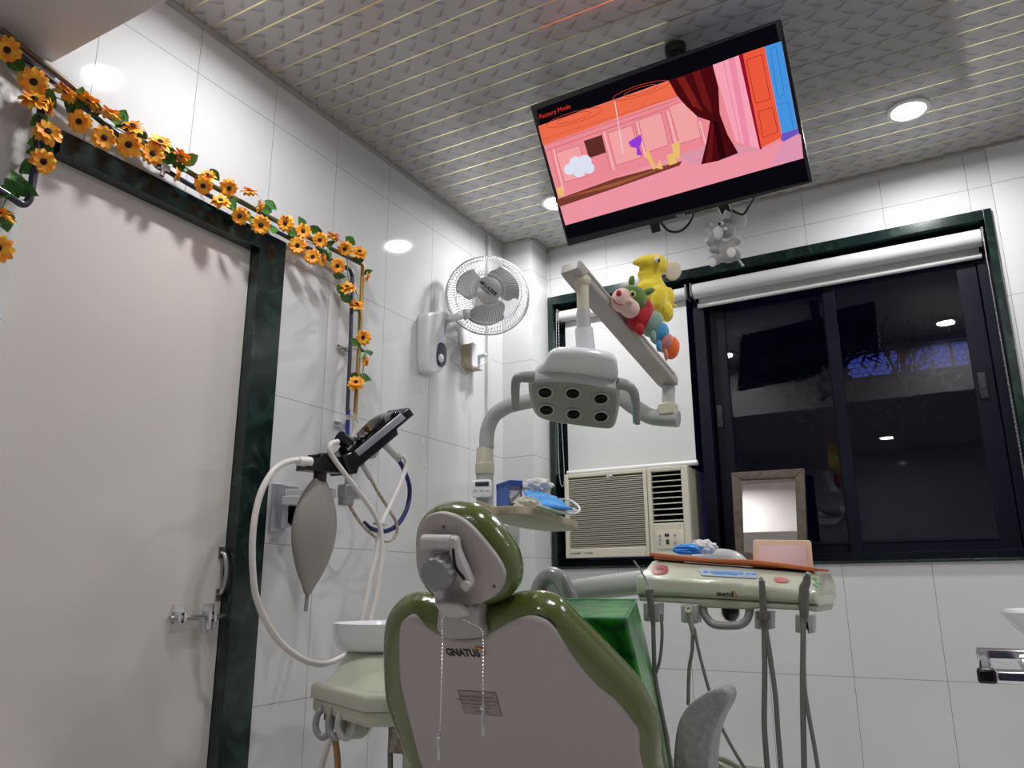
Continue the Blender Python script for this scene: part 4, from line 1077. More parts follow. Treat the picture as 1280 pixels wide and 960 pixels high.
def ort(n, spin):
    n = n.normalized(); a = n.orthogonal().normalized(); b = n.cross(a)
    m = Matrix((a, b, n)).transposed() @ Matrix.Rotation(spin, 3, 'Z'); return m.to_4x4()
gi = root_inv(gd)
for i, (x, y, kd) in enumerate(FLW):
    p = P(x, y, x=fx); view = (CAM-p).normalized()
    if kd < 1.5: n = view+V((random.uniform(-.3, .3), random.uniform(-.3, .3), random.uniform(-.2, .3)))
    elif kd < 2.9: n = view+V((0, 0, 1))*(kd-.9)+V((random.uniform(-.3, .3), random.uniform(-.3, .3), 0))
    elif kd < 3.5: n = V((.3, random.uniform(-.4, .4), 1))
    else: n = V((random.uniform(.2, .6), random.uniform(.4, 1), random.uniform(-.2, .5)))
    o = fl0 if i == 0 else fl0.copy(); c = co0 if i == 0 else co0.copy()
    if i: COL.objects.link(o); COL.objects.link(c)
    sc = random.uniform(.92, 1.1)*(1.03 if x < 250 else .95)*(.75 if kd == 4 else 1)
    o.parent = gd; o.matrix_parent_inverse = gi
    o.matrix_basis = Matrix.Translation(p) @ ort(n, random.uniform(0, 6)) @ Matrix.Scale(sc, 4)
    c.parent = o; c.matrix_parent_inverse = Matrix.Identity(4)
LV = [(19, 78), (29, 90), (58, 120), (48, 150), (87, 128), (92, 135), (100, 122), (118, 135), (152, 148), (148, 148), (176, 170), (210, 190), (200, 205), (212, 200), (238, 200), (226, 210), (268, 218), (288, 252), (308, 268), (331, 262), (338, 256), (340, 285), (366, 290), (365, 292), (378, 279), (395, 288), (412, 305), (410, 317), (404, 312), (438, 301), (449, 322), (447, 322), (424, 345), (427, 362), (432, 372), (444, 388), (443, 428), (452, 442), (461, 440), (455, 472), (442, 470), (46, 182), (50, 188), (37, 208), (15, 235), (20, 232), (8, 275), (0, 268), (8, 238), (459, 340), (24, 230), (30, 236)]
for i, (x, y) in enumerate(LV):
    p = P(x, y, x=fx-.018); view = (CAM-p).normalized()
    n = view+V((random.uniform(-.6, .6), random.uniform(-.6, .6), random.uniform(-.2, .8)))
    o = lf0 if i == 0 else lf0.copy()
    if i: COL.objects.link(o)
    o.parent = gd; o.matrix_parent_inverse = gi
    s = random.uniform(.9, 1.3)*(1.3 if x < 120 else 1.12)
    m = ort(n, random.uniform(0, 6.28))
    o.matrix_basis = Matrix.Translation(p) @ m @ Matrix.Scale(s, 4) @ Matrix.Translation((-.02, 0, 0))
w_ = MB()
stem = [(0, 60), (40, 95), (60, 115), (100, 135), (150, 160), (200, 188), (250, 222), (300, 255), (330, 268), (380, 298), (430, 318), (436, 350), (446, 372), (450, 420), (455, 455), (446, 480)]
w_.tube([P(x+random.uniform(-3, 3), y+random.uniform(-3, 3), x=fx-.02) for x, y in stem], .0018, 6, 5)
w_.tube([P(x, y, x=fx-.02) for x, y in ((60, 115), (58, 160), (48, 190), (32, 210), (18, 232), (5, 255), (0, 280), (-5, 310))], .0018, 6, 5)
w_.build('garland_stem', LEAF, gd)

# =================================================================== SEDATION UNIT ON THE LEFT WALL
su = thing('flowmeter_unit', 'black and silver gas flowmeter with grey breathing bag on a wall bracket', 'medical device', P(350, 640, x=LXW))
n4 = zc(300, 480, .25)
def n4x(F, *p, off=0): return [F.T(q, off) for q in n4(*p)]
F1 = LX(LXW+.012)
w_ = MB(); w_.loft(n4x(F1, (172, 497), (222, 500), (205, 738), (150, 735)), F1, .012, .002, off=0); w_.build('wall_plate', ALU2, su)
F1b = LX(LXW+.03)
w_ = MB(); w_.loft(n4x(F1b, (222, 505), (298, 515), (285, 545), (245, 560), (240, 690), (270, 700), (268, 715), (205, 718)), F1b, .03, .002); w_.build('hinge_block', ALU2, su)
xb = LXW+.20
w_ = MB()
def bar(a, b, xa, xb_, h, d):
    A_ = P(*n4(a)[0], x=xa); B_ = P(*n4(b)[0], x=xb_); dd = (B_-A_)
    u = dd.normalized(); M4 = Fr((A_+B_)/2, u, (0, 0, 1)).M(); w_.box((0, 0, 0), (dd.length, h, d), M4)
bar((235, 548), (470, 545), LXW+.03, LXW+.20, .028, .03); bar((220, 585), (320, 585), LXW+.03, LXW+.10, .03, .03)
w_.build('swing_arm', mat('arm_white', (.6, .6, .6), .35), su, bevel=.003)
w_ = MB(); cpos = P(*n4((545, 540))[0], x=xb+.0); w_.box(cpos, (.04, .075, .045)); w_.build('arm_clamp', ALU2, su, bevel=.004)
w_ = MB(); kp = P(*n4((530, 580))[0], x=xb); w_.cyl(kp+V((0, 0, .01)), kp+V((0, 0, -.018)), .026, n=10); w_.build('clamp_knob', GREY, su, bevel=.003)
w_ = MB(); w_.cyl(P(*n4((540, 520))[0], x=xb), P(*n4((545, 430))[0], x=xb), .013); w_.build('riser', ALU2, su)
xh = LXW+.235
F2 = LX(xh)
w_ = MB(); w_.loft(n4x(F2, (345, 365), (395, 360), (395, 350), (438, 348), (442, 362), (500, 370), (560, 392), (578, 420), (575, 450), (440, 440), (336, 430)), F2, .05, .003); w_.build('bag_manifold', BLACK, su)
w_ = MB(); w_.cyl(P(*n4((418, 348))[0], x=xh-.025), P(*n4((418, 362))[0], x=xh-.025), .018, n=12); w_.build('manifold_cap', BLACKM, su)
w_ = MB(); w_.cyl(P(*n4((402, 432))[0], x=xh-.025), P(*n4((398, 485))[0], x=xh-.025), .021); w_.build('bag_neck', BLACKM, su)
# breathing bag, flattened spindle
bt = P(*n4((400, 480))[0], x=xh-.025); b6 = zc(300, 560, .3125)
bb = P(*b6((270, 585))[0], x=xh-.025); ax = bb-bt; Lg = ax.length
w_ = MB(); wmax = abs((P(*b6((218, 350))[0], x=xh-.025)-P(*b6((384, 330))[0], x=xh-.025)).y)/2
def bagr(t):
    return max(.010, wmax*(math.sin(PI*min(1, .06+t*.93)**.92)**.8))
w_.tube([bt+ax*i/14 for i in range(15)], bagr, 28, 1, ref=(0, 1, 0), ry=lambda t: max(.010, bagr(t)*.42))
w_.tube([bb-ax*.02, bb+V((0, -.004, -.05))], .006, 10, 0)
w_.build('breathing_bag', BAG, su, smooth=60)
# flowmeter head
g5 = lambda F, *p: [F.T((400+x*.1459, 500+y*.1459)) for x, y in p]
w_ = MB(); w_.loft(g5(F2, (175, 485), (255, 445), (300, 485), (320, 572), (300, 632), (245, 640)), F2, .09, .004, off=.01); w_.build('lower_housing', BLACK, su)
w_ = MB(); w_.loft(g5(F2, (268, 450), (690, 112), (742, 68), (788, 130), (640, 252), (652, 300), (318, 575), (290, 500)), F2, .10, .004, off=.012); w_.build('flowmeter_housing', BLACK, su)
w_ = MB(); w_.loft(g5(F2, (270, 440), (308, 482), (706, 160), (665, 118)), F2, .006, .001, off=.016); w_.build('side_strip', ALU2, su)
w_ = MB(); w_.loft(g5(F2, (290, 425), (330, 335), (420, 300), (550, 160), (640, 100), (690, 108), (660, 120)), F2, .075, .006, off=.0); w_.build('tube_cover', thin_glass('smoked_cover', (.72, .74, .76)), su)
w_ = MB()
for (x, y), (x2, y2) in (((355, 330), (390, 360)), ((420, 280), (450, 310)), ((385, 305), (415, 335))):
    w_.cyl(P(400+x*.1459, 500+y*.1459, x=xh-.04), P(400+x2*.1459, 500+y2*.1459, x=xh-.04), .014, n=14)
w_.build('control_knob', GREYL, su)
w_ = MB(); w_.loft(g5(F2, (440, 480), (540, 410), (560, 430), (520, 495), (470, 500)), F2, .04, .006, off=-.02); w_.build('outlet_block', GREYM, su)
w_ = MB(); w_.cyl(P(*n4((500, 265))[0], x=xh-.02), P(*n4((545, 300))[0], x=xh-.02), .022, n=16); w_.cyl(P(*n4((520, 340))[0], x=xh-.02), P(*n4((560, 300))[0], x=xh-.02), .02, n=16); w_.build('inlet_valve', BLACK, su)
w_ = MB(); w_.cyl(P(*n4((610, 400))[0], x=xh-.02), P(*n4((652, 470))[0], x=xh-.02), .0095); w_.build('hose_fitting', GREYL, su)
w_ = MB(); w_.cyl(P(*n4((720, 300))[0], x=xh-.02), P(*n4((795, 375))[0], x=xh-.02), .0135); w_.build('hose_fitting', GREYL, su)
def hose(name, m, label, pts, r, xs, sm=8, f=n4):
    P_ = [P(*q, x=LXW+e) for q, e in zip(f(*pts), xs)]
    w_ = MB(); w_.tube(P_, r, 12, sm); return w_
T_ = .225
w_ = hose('', 0, '', ((345, 390), (300, 380), (235, 390), (170, 430), (110, 530), (75, 660), (62, 800), (65, 940), (80, 1060), (130, 1190), (200, 1290), (270, 1350), (330, 1385), (400, 1400), (460, 1390), (520, 1360)), .0095, [T_]*16)
w_.build('bag_hose', HOSEW, su)
w_ = MB(); w_.cyl(P(*n4((348, 390))[0], x=LXW+T_), P(*n4((290, 385))[0], x=LXW+T_), .017, .014); w_.build('hose_cuff', HOSEW, su)
w_ = hose('', 0, '', ((490, 288), (455, 300), (450, 340), (480, 390), (540, 470), (610, 560), (660, 630), (690, 690), (705, 740), (710, 850), (700, 940), (680, 1070), (650, 1190)), .0085, [T_+.02]*13); w_.build('breathing_hose', HOSEW, su)
w_ = hose('', 0, '', ((800, 355), (825, 375), (828, 420), (800, 500), (750, 610), (715, 680), (695, 760), (680, 860), (655, 960), (630, 1080), (605, 1190)), .0085, [T_+.01]*11); w_.build('breathing_hose', HOSEW, su)
w_ = MB(); c7 = P(*n4((700, 700))[0], x=LXW+T_+.015); w_.box(c7, (.02, .055, .008)); w_.build('hose_clip', GREYL, su, bevel=.002)
w_ = hose('', 0, '', ((790, 375), (820, 430), (848, 520), (835, 620), (790, 700), (730, 735), (660, 725), (620, 695)), .0085, [T_-.03]*8); w_.build('blue_gas_hose', HOSEB, su)
w_ = hose('', 0, '', ((650, 465), (690, 540), (740, 620), (780, 690), (782, 750), (740, 785), (670, 760), (600, 690), (560, 630), (545, 600)), .006, [T_-.02]*10); w_.build('braided_gas_hose', mat('braided_hose', (.5, .45, .36), .5, mottle=(90, (.3, .26, .2))), su)

# =================================================================== SPITTOON UNIT
sp_x = -1.62
s3z = zc(370, 740, .2291)
su2 = thing('spittoon_unit', 'beige enamel dental spittoon unit with white bowl, left of the chair', 'dental unit', P(450, 830, y=1.9))
Yf = 1.80
def sPt(x, y, yy=Yf): return P(370+x*.2291, 740+y*.2291, y=yy)
FU = Fr(sPt(300, 560), (.98, .2, 0), (0, 0, 1))
# stepped body: lofted front-to-back sections
def section(pts, yy): return [P(370+x*.2291, 740+y*.2291, y=yy) for x, y in pts]
w_ = MB()
F_l = [sPt(82, 500, 1.78), sPt(372, 568, 1.62), sPt(500, 480, 1.62), sPt(700, 480, 1.75)]
fz0 = sPt(85, 545, 1.78).z
# upper cover: plan outline (world), built as rounded slab plus sloping shoulder
def plan(x, y, yy): p = sPt(x, y, yy); return (p.x, p.y)
FP = Fr((0, 0, 0), (1, 0, 0), (0, 1, 0))
p1 = sPt(84, 490, 1.72); p2 = sPt(372, 545, 1.58); p3 = sPt(500, 470, 1.70)
zt = sPt(84, 490, 1.72).z
out = [(p1.x, p1.y), (p2.x, p2.y), (p2.x+.30, p2.y+.16), (p2.x+.28, p2.y+.50), (p1.x+.10, p1.y+.42), (p1.x+.05, p1.y+.25)]
w_.loft(out, FP, .042, .014, off=zt, seg=5, rb=.004); w_.build('upper_cover', BEIGE, su2)
w_ = MB(); o2 = [(x*.985+p2.x*.015, y+.006) for x, y in out]
w_.loft(o2, FP, .034, .003, off=zt-.043, rb=.012); w_.build('lower_cover', BEIGE, su2)
# shoulder rising from the cover edge to the bowl
bc = P(487, 806, y=1.93)
w_ = MB(); n = 48
zb = sPt(270, 300, 1.93).z
ctr = V((sum(q[0] for q in out)/len(out), sum(q[1] for q in out)/len(out)))
def cast(a):
    d = V((math.cos(a), math.sin(a))); best = .1
    for i in range(len(out)):
        p, q = V(out[i]), V(out[(i+1) % len(out)]); e = q-p; den = d.x*e.y-d.y*e.x
        if abs(den) < 1e-9: continue
        w = p-ctr; t = (w.x*e.y-w.y*e.x)/den; u = (w.x*d.y-w.y*d.x)/den
        if t > 0 and -1e-6 <= u <= 1+1e-6: best = t
    return ctr+d*(best*.955)
base_ = [cast(2*PI*i/n) for i in range(n)]
for _ in range(2): base_ = [(base_[i-1]+base_[i]*2+base_[(i+1) % n])/4 for i in range(n)]
rows = []
for t in range(9):
    k = t/8; e = k**1.15; row = []
    for i in range(n):
        a = 2*PI*i/n; q = base_[i]; tx, ty = bc.x+math.cos(a)*.118, bc.y+math.sin(a)*.118
        row.append(w_.bm.verts.new(V((q.x+(tx-q.x)*e, q.y+(ty-q.y)*e, zt-.010+(zb-zt+.012)*(.5*k+.5*k*k)))))
    rows.append(row)
for A_, B_ in zip(rows, rows[1:]):
    for i in range(n): w_.face([A_[i], A_[(i+1) % n], B_[(i+1) % n], B_[i]])
w_.face(rows[0][::-1]); w_.face(rows[-1]); w_.build('shoulder', BEIGE, su2, smooth=70)
zt2 = sPt(240, 160, 1.93).z
bl = P(424.5, 778, y=1.93); brd = (bc.x-bl.x)*.86
w_ = MB(); w_.lathe([(.001, zb), (brd*.84, zb), (brd*.90, zb+.008), (brd*.965, zb+(zt2-zb)*.35), (brd*.985, zt2-.012), (brd, zt2), (brd*.965, zt2+.001), (brd*.94, zt2-.01), (brd*.8, zb+.025), (.02, zb+.012), (.001, zb+.012)], (bc.x, bc.y, 0), (0, 0, 1), 48); w_.build('rinse_bowl', WHITEG, su2)
w_ = MB(); cz = zt-.074; w_.mm((p2.x+.02, p2.y+.12, .02), (p2.x+.26, p2.y+.36, cz)); w_.build('column', BEIGE, su2, bevel=.02)
w_ = MB(); w_.mm((p2.x+.04, p2.y+.05, zt-.135), (p2.x+.22, p2.y+.13, zt-.078)); w_.build('junction_box', mat('brown_box', (.16, .12, .10), .6, mottle=(40, (.30, .26, .22))), su2, bevel=.003)
# suction holders
for k, (xx, yy) in enumerate(((165, 1.70), (235, 1.68), (290, 1.66))):
    c = sPt(xx, 705, yy)
    w_ = MB(); w_.tube([c+V((-.012, 0, .034)), c+V((-.022, -.012, .012)), c+V((-.02, -.015, -.02)), c+V((.0, -.01, -.038)), c+V((.016, 0, -.02)), c+V((.014, .005, .02)), c+V((.0, .0, .036))], .009, 10, 5); w_.build('suction_holder', GREY if k < 2 else GREYL, su2)
w_ = MB(); c = sPt(330, 700, 1.70); w_.loft(rrect(-.045, -.045, .035, .04, .03, 8), Fr(c, (.9, .43, 0), (0, 0, 1)), .05, .008, off=.01); w_.build('holder_end', BEIGE, su2)
w_ = MB(); w_.mm(sPt(150, 640, 1.72)+V((0, 0, -.005)), sPt(400, 640, 1.74)+V((0, .04, -.035))); w_.build('holder_rail', GREYD, su2, bevel=.004)
c = sPt(205, 770, 1.68)
w_ = MB(); w_.tube([c, sPt(220, 850, 1.68), sPt(228, 960, 1.7), sPt(222, 1200, 1.75)], .0085, 10, 6); tag(w_.build('tan_hose', HOSEO), 'tan rubber suction hose hanging from the spittoon holders', 'hose')
w_ = MB(); w_.tube([sPt(530, 700, 1.72), sPt(525, 760, 1.72), sPt(515, 850, 1.72), sPt(515, 960, 1.72), sPt(520, 1250, 1.75)], lambda t: .013-.006*min(1, t*2.2), 10, 6); tag(w_.build('grey_hose', HOSEG), 'dark grey cable hanging below the brown box behind the chair', 'hose')
w_ = MB(); w_.tube([sPt(195, 780, 1.85), sPt(165, 870, 1.85), sPt(140, 960, 1.85), sPt(100, 1200, 1.85)], .009, 10, 6); tag(w_.build('white_hose', HOSEW), 'pale hose running down to the floor under the spittoon', 'hose')

# =================================================================== DENTAL CHAIR
th = math.radians(53)
FCr = Fr(P(583, 790, y=1.35), (1, 0, 0), (0, -math.cos(th), math.sin(th)))
ch = thing('dental_chair', 'olive green padded dental chair with mauve-grey back shell, seen from behind', 'dental chair', (FCr.O.x, 2.1, 0))
SH = [(524, 956), (512.5, 915), (503, 877), (497.5, 850), (496, 810), (497.5, 785), (504, 776), (516, 773), (535, 785.6), (554, 795), (576, 799.5), (599, 797), (621, 786), (640, 778), (659, 774), (676, 778), (689, 787.5), (715, 821), (745, 855), (771, 879), (790, 904), (799, 922.5), (803, 956)]
GP = [(519, 958), (507, 925), (494, 890), (485.5, 862), (483, 825), (483, 792), (486, 770), (495, 755), (508, 748), (524, 747), (546, 752), (572, 757), (599, 758), (629, 750), (655, 745.5), (677.5, 747), (700, 758), (722.5, 780), (760, 817.5), (797.5, 859), (816, 889), (826, 919), (830, 958)]
s2d = [FCr.T(p) for p in SH]; bot = min(p[1] for p in s2d)
cxs = (s2d[0][0]+s2d[-1][0])/2
hw = (s2d[-1][0]-s2d[0][0])/2
s2d += [(cxs+hw*.97, bot-.08), (cxs+hw*.85, bot-.14), (cxs, bot-.16), (cxs-hw*.85, bot-.14), (cxs-hw*.97, bot-.08)]
w_ = MB(); w_.loft(s2d, FCr, .035, .012, off=.0, smooth=4, seg=4); w_.build('back_shell', SHELL, ch)
w_ = MB(); cs = [( (x-cxs)*1.014+cxs, y+.002) for x, y in s2d]; w_.loft(cs, FCr, .02, .004, off=-.012, smooth=4); w_.build('shell_gasket', BLACKM, ch)
PO = -.045
g2d = [FCr.T(p, PO) for p in GP]; hw2 = (g2d[-1][0]-g2d[0][0])/2; cx2 = (g2d[0][0]+g2d[-1][0])/2; bot = min(p[1] for p in g2d)
g2d += [(cx2+hw2*.97, bot-.08), (cx2+hw2*.85, bot-.14), (cx2, bot-.16), (cx2-hw2*.85, bot-.14), (cx2-hw2*.97, bot-.08)]
w_ = MB(); w_.loft(g2d, FCr, .085, .042, off=-.003, smooth=4, seg=8, rb=.035); w_.build('back_cushion', OLIVE, ch)
# seams across the piping
w_ = MB()
# neck piece
nk = [FCr.T(p, .012) for p in zc(500, 620, .1875)((250, 770), (300, 745), (505, 755), (520, 860), (565, 940), (500, 962), (400, 968), (300, 958), (240, 905), (240, 830))]
w_ = MB(); w_.loft(nk, FCr, .05, .010, off=.012, smooth=3, seg=4); w_.build('neck_cover', mat('neck_cover', (.42, .39, .385), .35), ch)
# headrest
th2 = math.radians(66)
HR = Fr(P(580, 700, y=1.27), (1, .05, 0), (0, -math.cos(th2), math.sin(th2)))
h1 = zc(500, 620, .1875)
hp_ = [HR.T(p) for p in h1((235, 117), (300, 118), (390, 150), (470, 210), (560, 310), (640, 415), (685, 500), (690, 570), (665, 635), (610, 685), (520, 725), (420, 738), (300, 705), (200, 640), (130, 560), (102, 450), (105, 320), (125, 210), (170, 145))]
w_ = MB(); w_.loft(hp_, HR, .016, .006, off=0, smooth=4); hr = w_.build('headrest_plate', SHELL, ch)
PO2 = -.04
pd = [HR.T(p, PO2) for p in h1((170, 120), (240, 72), (320, 56), (400, 60), (480, 78), (560, 125), (640, 205), (710, 300), (765, 390), (792, 500), (785, 590), (745, 660), (680, 700), (560, 730), (400, 735), (280, 700), (180, 600), (130, 480), (112, 330), (125, 200))]
w_ = MB(); w_.loft(pd, HR, .075, .034, off=-.012, smooth=4, seg=8, rb=.03); w_.build('headrest_cushion', OLIVE, ch)
def hw_(x, y, o=0): return HR.PW((500+x*.1875, 620+y*.1875), o)
w_ = MB(); w_.cyl(hw_(160, 310, .022), hw_(350, 313, .022), .0155, n=24); w_.build('pivot_barrel', SHELLL, hr)
w_ = MB(); w_.lathe([(.001, .010), (.012, .010), (.0135, .008), (.0135, 0)], hw_(350, 313, .022), HR.u, 24); w_.build('barrel_cap', SHELLL, hr)
w_ = MB(); lk = [HR.T((500+x*.1875, 620+y*.1875), .036) for x, y in ((330, 285), (370, 300), (385, 380), (465, 560), (470, 610), (440, 642), (415, 625), (340, 440), (325, 350))]; w_.loft(lk, HR, .020, .004, off=.036, smooth=3); w_.build('link_arm', SHELLL, hr)
w_ = MB(); lk = [HR.T((500+x*.1875, 620+y*.1875), .038) for x, y in ((345, 365), (360, 360), (375, 470), (430, 545), (420, 560), (362, 480))]; w_.loft(lk, HR, .003, .001, off=.0385, smooth=3); w_.build('link_slot', BLACKM, hr)
w_ = MB(); w_.lathe([(.001, .008), (.0085, .008), (.010, .006), (.010, 0)], hw_(445, 590, .034), HR.n, 20); w_.build('link_pin', SHELLL, hr)
# lobed knob
w_ = MB(); kc = hw_(250, 516, .05); kr = .0315
FKn = Fr(kc, HR.u, HR.v); lob = []
for i in range(96):
    a = 2*PI*i/96; r = kr*(1+.045*math.cos(a*14)); lob.append((r*math.cos(a), r*math.sin(a)))
w_.loft(lob, FKn, .034, .005, off=.012, rb=.003); w_.build('adjust_knob', mat('knob_grey', (.24, .24, .24), .28), hr)
w_ = MB(); w_.cyl(hw_(262, 540, .0), hw_(262, 540, .04), .014); w_.build('knob_shaft', GREY, hr)
w_ = MB(); A1 = hw_(262, 620, .03); A2 = FCr.PW((548, 762), .02)
w_.tube([hw_(260, 600, .02), hw_(262, 680, .02), FCr.PW((556, 766), .025)], .011, 10, 4, ref=(1, 0, 0), ry=.006); w_.build('headrest_bar', SHELLL, ch)
lp = [FCr.T(p, .03) for p in h1((235, 715), (265, 706), (360, 710), (430, 745), (468, 782), (400, 802), (330, 800), (290, 765))]
w_ = MB(); w_.loft(lp, FCr, .012, .004, off=.036, smooth=3); w_.build('release_lever', SHELLL, ch)
for (x, y) in ((292, 206), (628, 602)):
    w_ = MB(); p = hw_(x, y, 0); w_.lathe([(.001, .001), (.0035, .001), (.0035, -.003)], p, HR.n, 16); w_.build('screw', GREYD, hr)
# writing on the shell
a, b = FCr.T((578.5, 816)); text('maker_name', 'GNATUS', .0250, FCr.M(a, b, .0005), INK, ch, sx=.80, bold=.0009)
a, b = FCr.T((600.5, 813.5))
w_ = MB(); w_.tube([FCr.W(a+.011*math.cos(t), b+.010*math.sin(t), .001) for t in [math.radians(q) for q in range(-60, 200, 20)]], .0022, 6, 0); w_.build('maker_emblem', GOLD, ch)
st = [FCr.T(p) for p in ((571.5, 862), (620, 865), (628, 895.5), (580.5, 891.5))]
w_ = MB(); w_.loft(st, FCr, .001, .0003, off=.0008); w_.build('rating_sticker', STICKB, ch)
cx_, cy_ = sum(p[0] for p in st)/4, sum(p[1] for p in st)/4
w_ = MB(); w_.loft([(cx_+(x-cx_)*.955, cy_+(y-cy_)*.93) for x, y in st], FCr, .0005, .0001, off=.0012); w_.build('sticker_face', STICK, ch)
for k, (s, sz) in enumerate((('GNATUS EQUIPAMENTOS', .0068), ('MEDICO - ODONTOLOGICOS LTDA', .0062), ('Rod. Abrao Assed, Km 53 - Ribeirao Preto - SP', .0042), ('CNPJ 48.015.119/0001-64', .0042), ('Industria Brasileira', .0042))):
    text('sticker_text', s, sz, FCr.M(cx_-.002, cy_+.016-.0095*k, .0014), INK, ch, ext=.0001)
# seat, leg rest, pedestal (mostly below the picture)
sc_x = cx2+FCr.O.x
w_ = MB(); w_.loft(rrect(sc_x-.28, 1.78, sc_x+.28, 2.95, .12, 6), FP, .09, .04, off=.37, seg=6); w_.build('seat_cushion', OLIVE, ch)
w_ = MB(); w_.loft(rrect(sc_x-.25, 1.80, sc_x+.25, 2.85, .1, 6), FP, .08, .02, off=.285); w_.build('seat_shell', SHELL, ch)
w_ = MB(); w_.loft(rrect(sc_x-.16, 1.95, sc_x+.16, 2.5, .06, 6), FP, .17, .01, off=.21); w_.loft(rrect(sc_x-.28, 1.7, sc_x+.28, 2.7, .1, 6), FP, .05, .015, off=.05); w_.build('pedestal', BEIGE, ch)
# armrests: right (near) and left (far), clear-wrapped grey
def armrest(pts, yy, label, wy, wx):
    q = [P(x, y, y=v) for (x, y), v in zip(pts, yy)]
    w_ = MB(); w_.tube(q, wx, 16, 8, ref=(1, 0, 0), ry=wy)
    return w_.build('armrest', mat('armrest_grey', (.33, .33, .34), .30, coat=.4, bump=(40, .2)), ch, label=label)
FAr = Fr(P(872, 920, y=1.76), (1, 0, 0), (0, 0, 1))
ao = [FAr.T((740+x*.2917, 680+y*.2917)) for x, y in ((352, 1400), (348, 1200), (346, 1000), (350, 870), (366, 770), (400, 705), (450, 662), (505, 628), (562, 618), (584, 640), (580, 684), (548, 742), (522, 812), (508, 900), (506, 1000), (512, 1200), (520, 1400))]
w_ = MB(); w_.loft(ao, FAr, .075, .009, off=.0, smooth=4, seg=5, rb=.009); w_.build('armrest', mat('armrest_matte', (.30, .30, .305), .42, coat=.15, bump=(60, .25), mottle=(70, (.36, .36, .37))), ch, label='grey plastic-wrapped right armrest')
ar = armrest([(672, 790), (672, 750), (676, 731), (686, 720), (697, 722), (706, 735), (713, 752), (716, 790)], [2.2]*8, 'clear-wrapped grey arched left armrest with a red tape cross', lambda t: .024, lambda t: .026)
w_ = MB()
pX = P(677, 741, y=2.16)
for s in (-1, 1): w_.box((0, 0, 0), (.036, .003, .010), Matrix.Translation(pX) @ Matrix.Rotation(s*.5, 4, 'Y'))
w_.build('tape_cross', RED, ar)
# bib chain hanging over the neck
bc_ = thing('bib_chain', 'silver bead bib chain with clips hanging over the back of the chair', 'chain', FCr.PW((575, 770), .03))
BC = FCr
chain([BC.PW((557, 767), .032), BC.PW((553, 775), .026), V(P(553, 800, y=1.30)), V(P(552, 850, y=1.30)), V(P(550, 915, y=1.30))], .0014, .0055, CHROME, bc_)
chain([BC.PW((580, 775), .032), BC.PW((601, 786), .028), V(P(604, 800, y=1.32)), V(P(604, 830, y=1.32)), V(P(604, 880, y=1.32))], .0014, .0055, CHROME, bc_)
for (x0, y0, x1, y1, yy) in ((550, 916, 547, 950, 1.30), (604, 880, 604, 920, 1.32)):
    A_ = P(x0, y0, y=yy); B_ = P(x1, y1, y=yy); w_ = MB(); w_.box((A_+B_)/2, (.006, .004, (A_-B_).length)); w_.cyl(A_+V((-.003, -.004, -.006)), A_+V((.004, -.004, -.006)), .0035); w_.build('clip', CHROME, bc_, bevel=.001)

# =================================================================== BOOSTER BOX
gO = -.17
bo_r, bo_t = FCr.T((783, 773), gO)
bl_x = FCr.T((690, 771), gO)[0]
bb_ = thing('booster_box', 'glossy green printed booster cushion leaning on the chair behind the backrest', 'cushion', FCr.W(bo_r-.2, bo_t-.3, gO))
Ft = Fr((0, 0, 0), (1, 0, 0), (0, 0, 1))
# corners: front face on the backrest side, depth to the far side
fr_t = P(783, 773, y=1.60); br_t = P(796, 750, y=1.98)
z_t = fr_t.z
fl_t = V((fr_t.x-.42, fr_t.y, z_t)); 
dwn = V((0, math.cos(math.radians(72)), -math.sin(math.radians(72))))
fr_b = fr_t+V((.035, .12, -.50)); 
w_ = MB()
br_t.z = max(br_t.z, z_t-.01)
bl_t = V((br_t.x-.42, br_t.y, br_t.z))
off_ = P(836, 985, y=1.90)-fr_t
vs = [fr_t, br_t, bl_t, fl_t, fr_t+off_, br_t+off_, bl_t+off_, fl_t+off_]
bv = [w_.bm.verts.new(v) for v in vs]
for f in ((0, 1, 2, 3), (4, 7, 6, 5), (0, 4, 5, 1), (1, 5, 6, 2), (2, 6, 7, 3), (3, 7, 4, 0)): w_.face([bv[i] for i in f])
w_.build('cushion_body', GPRINT, bb_, bevel=.010, smooth=60)
w_ = MB(); w_.tube([fl_t+V((0, -.001, .001)), fr_t+V((.001, -.001, .001)), br_t+V((.001, 0, .001)), bl_t+V((0, .001, .001))], .0028, 8, 0, closed=True); w_.build('piping', mat('green_piping', (.15, .45, .25), .25, coat=.5), bb_)

# =================================================================== DELIVERY UNIT
DYU = 2.10
du = thing('delivery_unit', 'beige dental delivery unit with stickers, control strip and hanging handpiece holders', 'dental unit', P(915, 740, y=DYU))
dzc = lambda *p: [(780+x*.2031, 680+y*.2031) for x, y in p]
def dp(x, y, yy=DYU): return P(780+x*.2031, 680+y*.2031, y=yy)
l0 = dp(70, 300); r0 = dp(1232, 372)
ud = (r0-l0).normalized()
FDu = Fr(l0, (ud.x, ud.y, 0), (0, 0, 1))
# the box tilts a little: use its own long axis
FDt = Fr((l0+r0)/2, ud, (0, 0, 1))
def dT(*p, off=0): return [FDt.T(q, off) for q in dzc(*p)]
front = dT((66, 200), (90, 188), (300, 205), (515, 222), (530, 215), (722, 232), (740, 240), (900, 250), (1150, 281), (1178, 290), (1192, 318), (1194, 378), (1000, 365), (800, 352), (400, 330), (80, 320), (66, 300))
w_ = MB(); w_.loft(front, FDt, .30, .014, off=0, seg=4, rb=.03); w_.build('front_body', BEIGE, du)
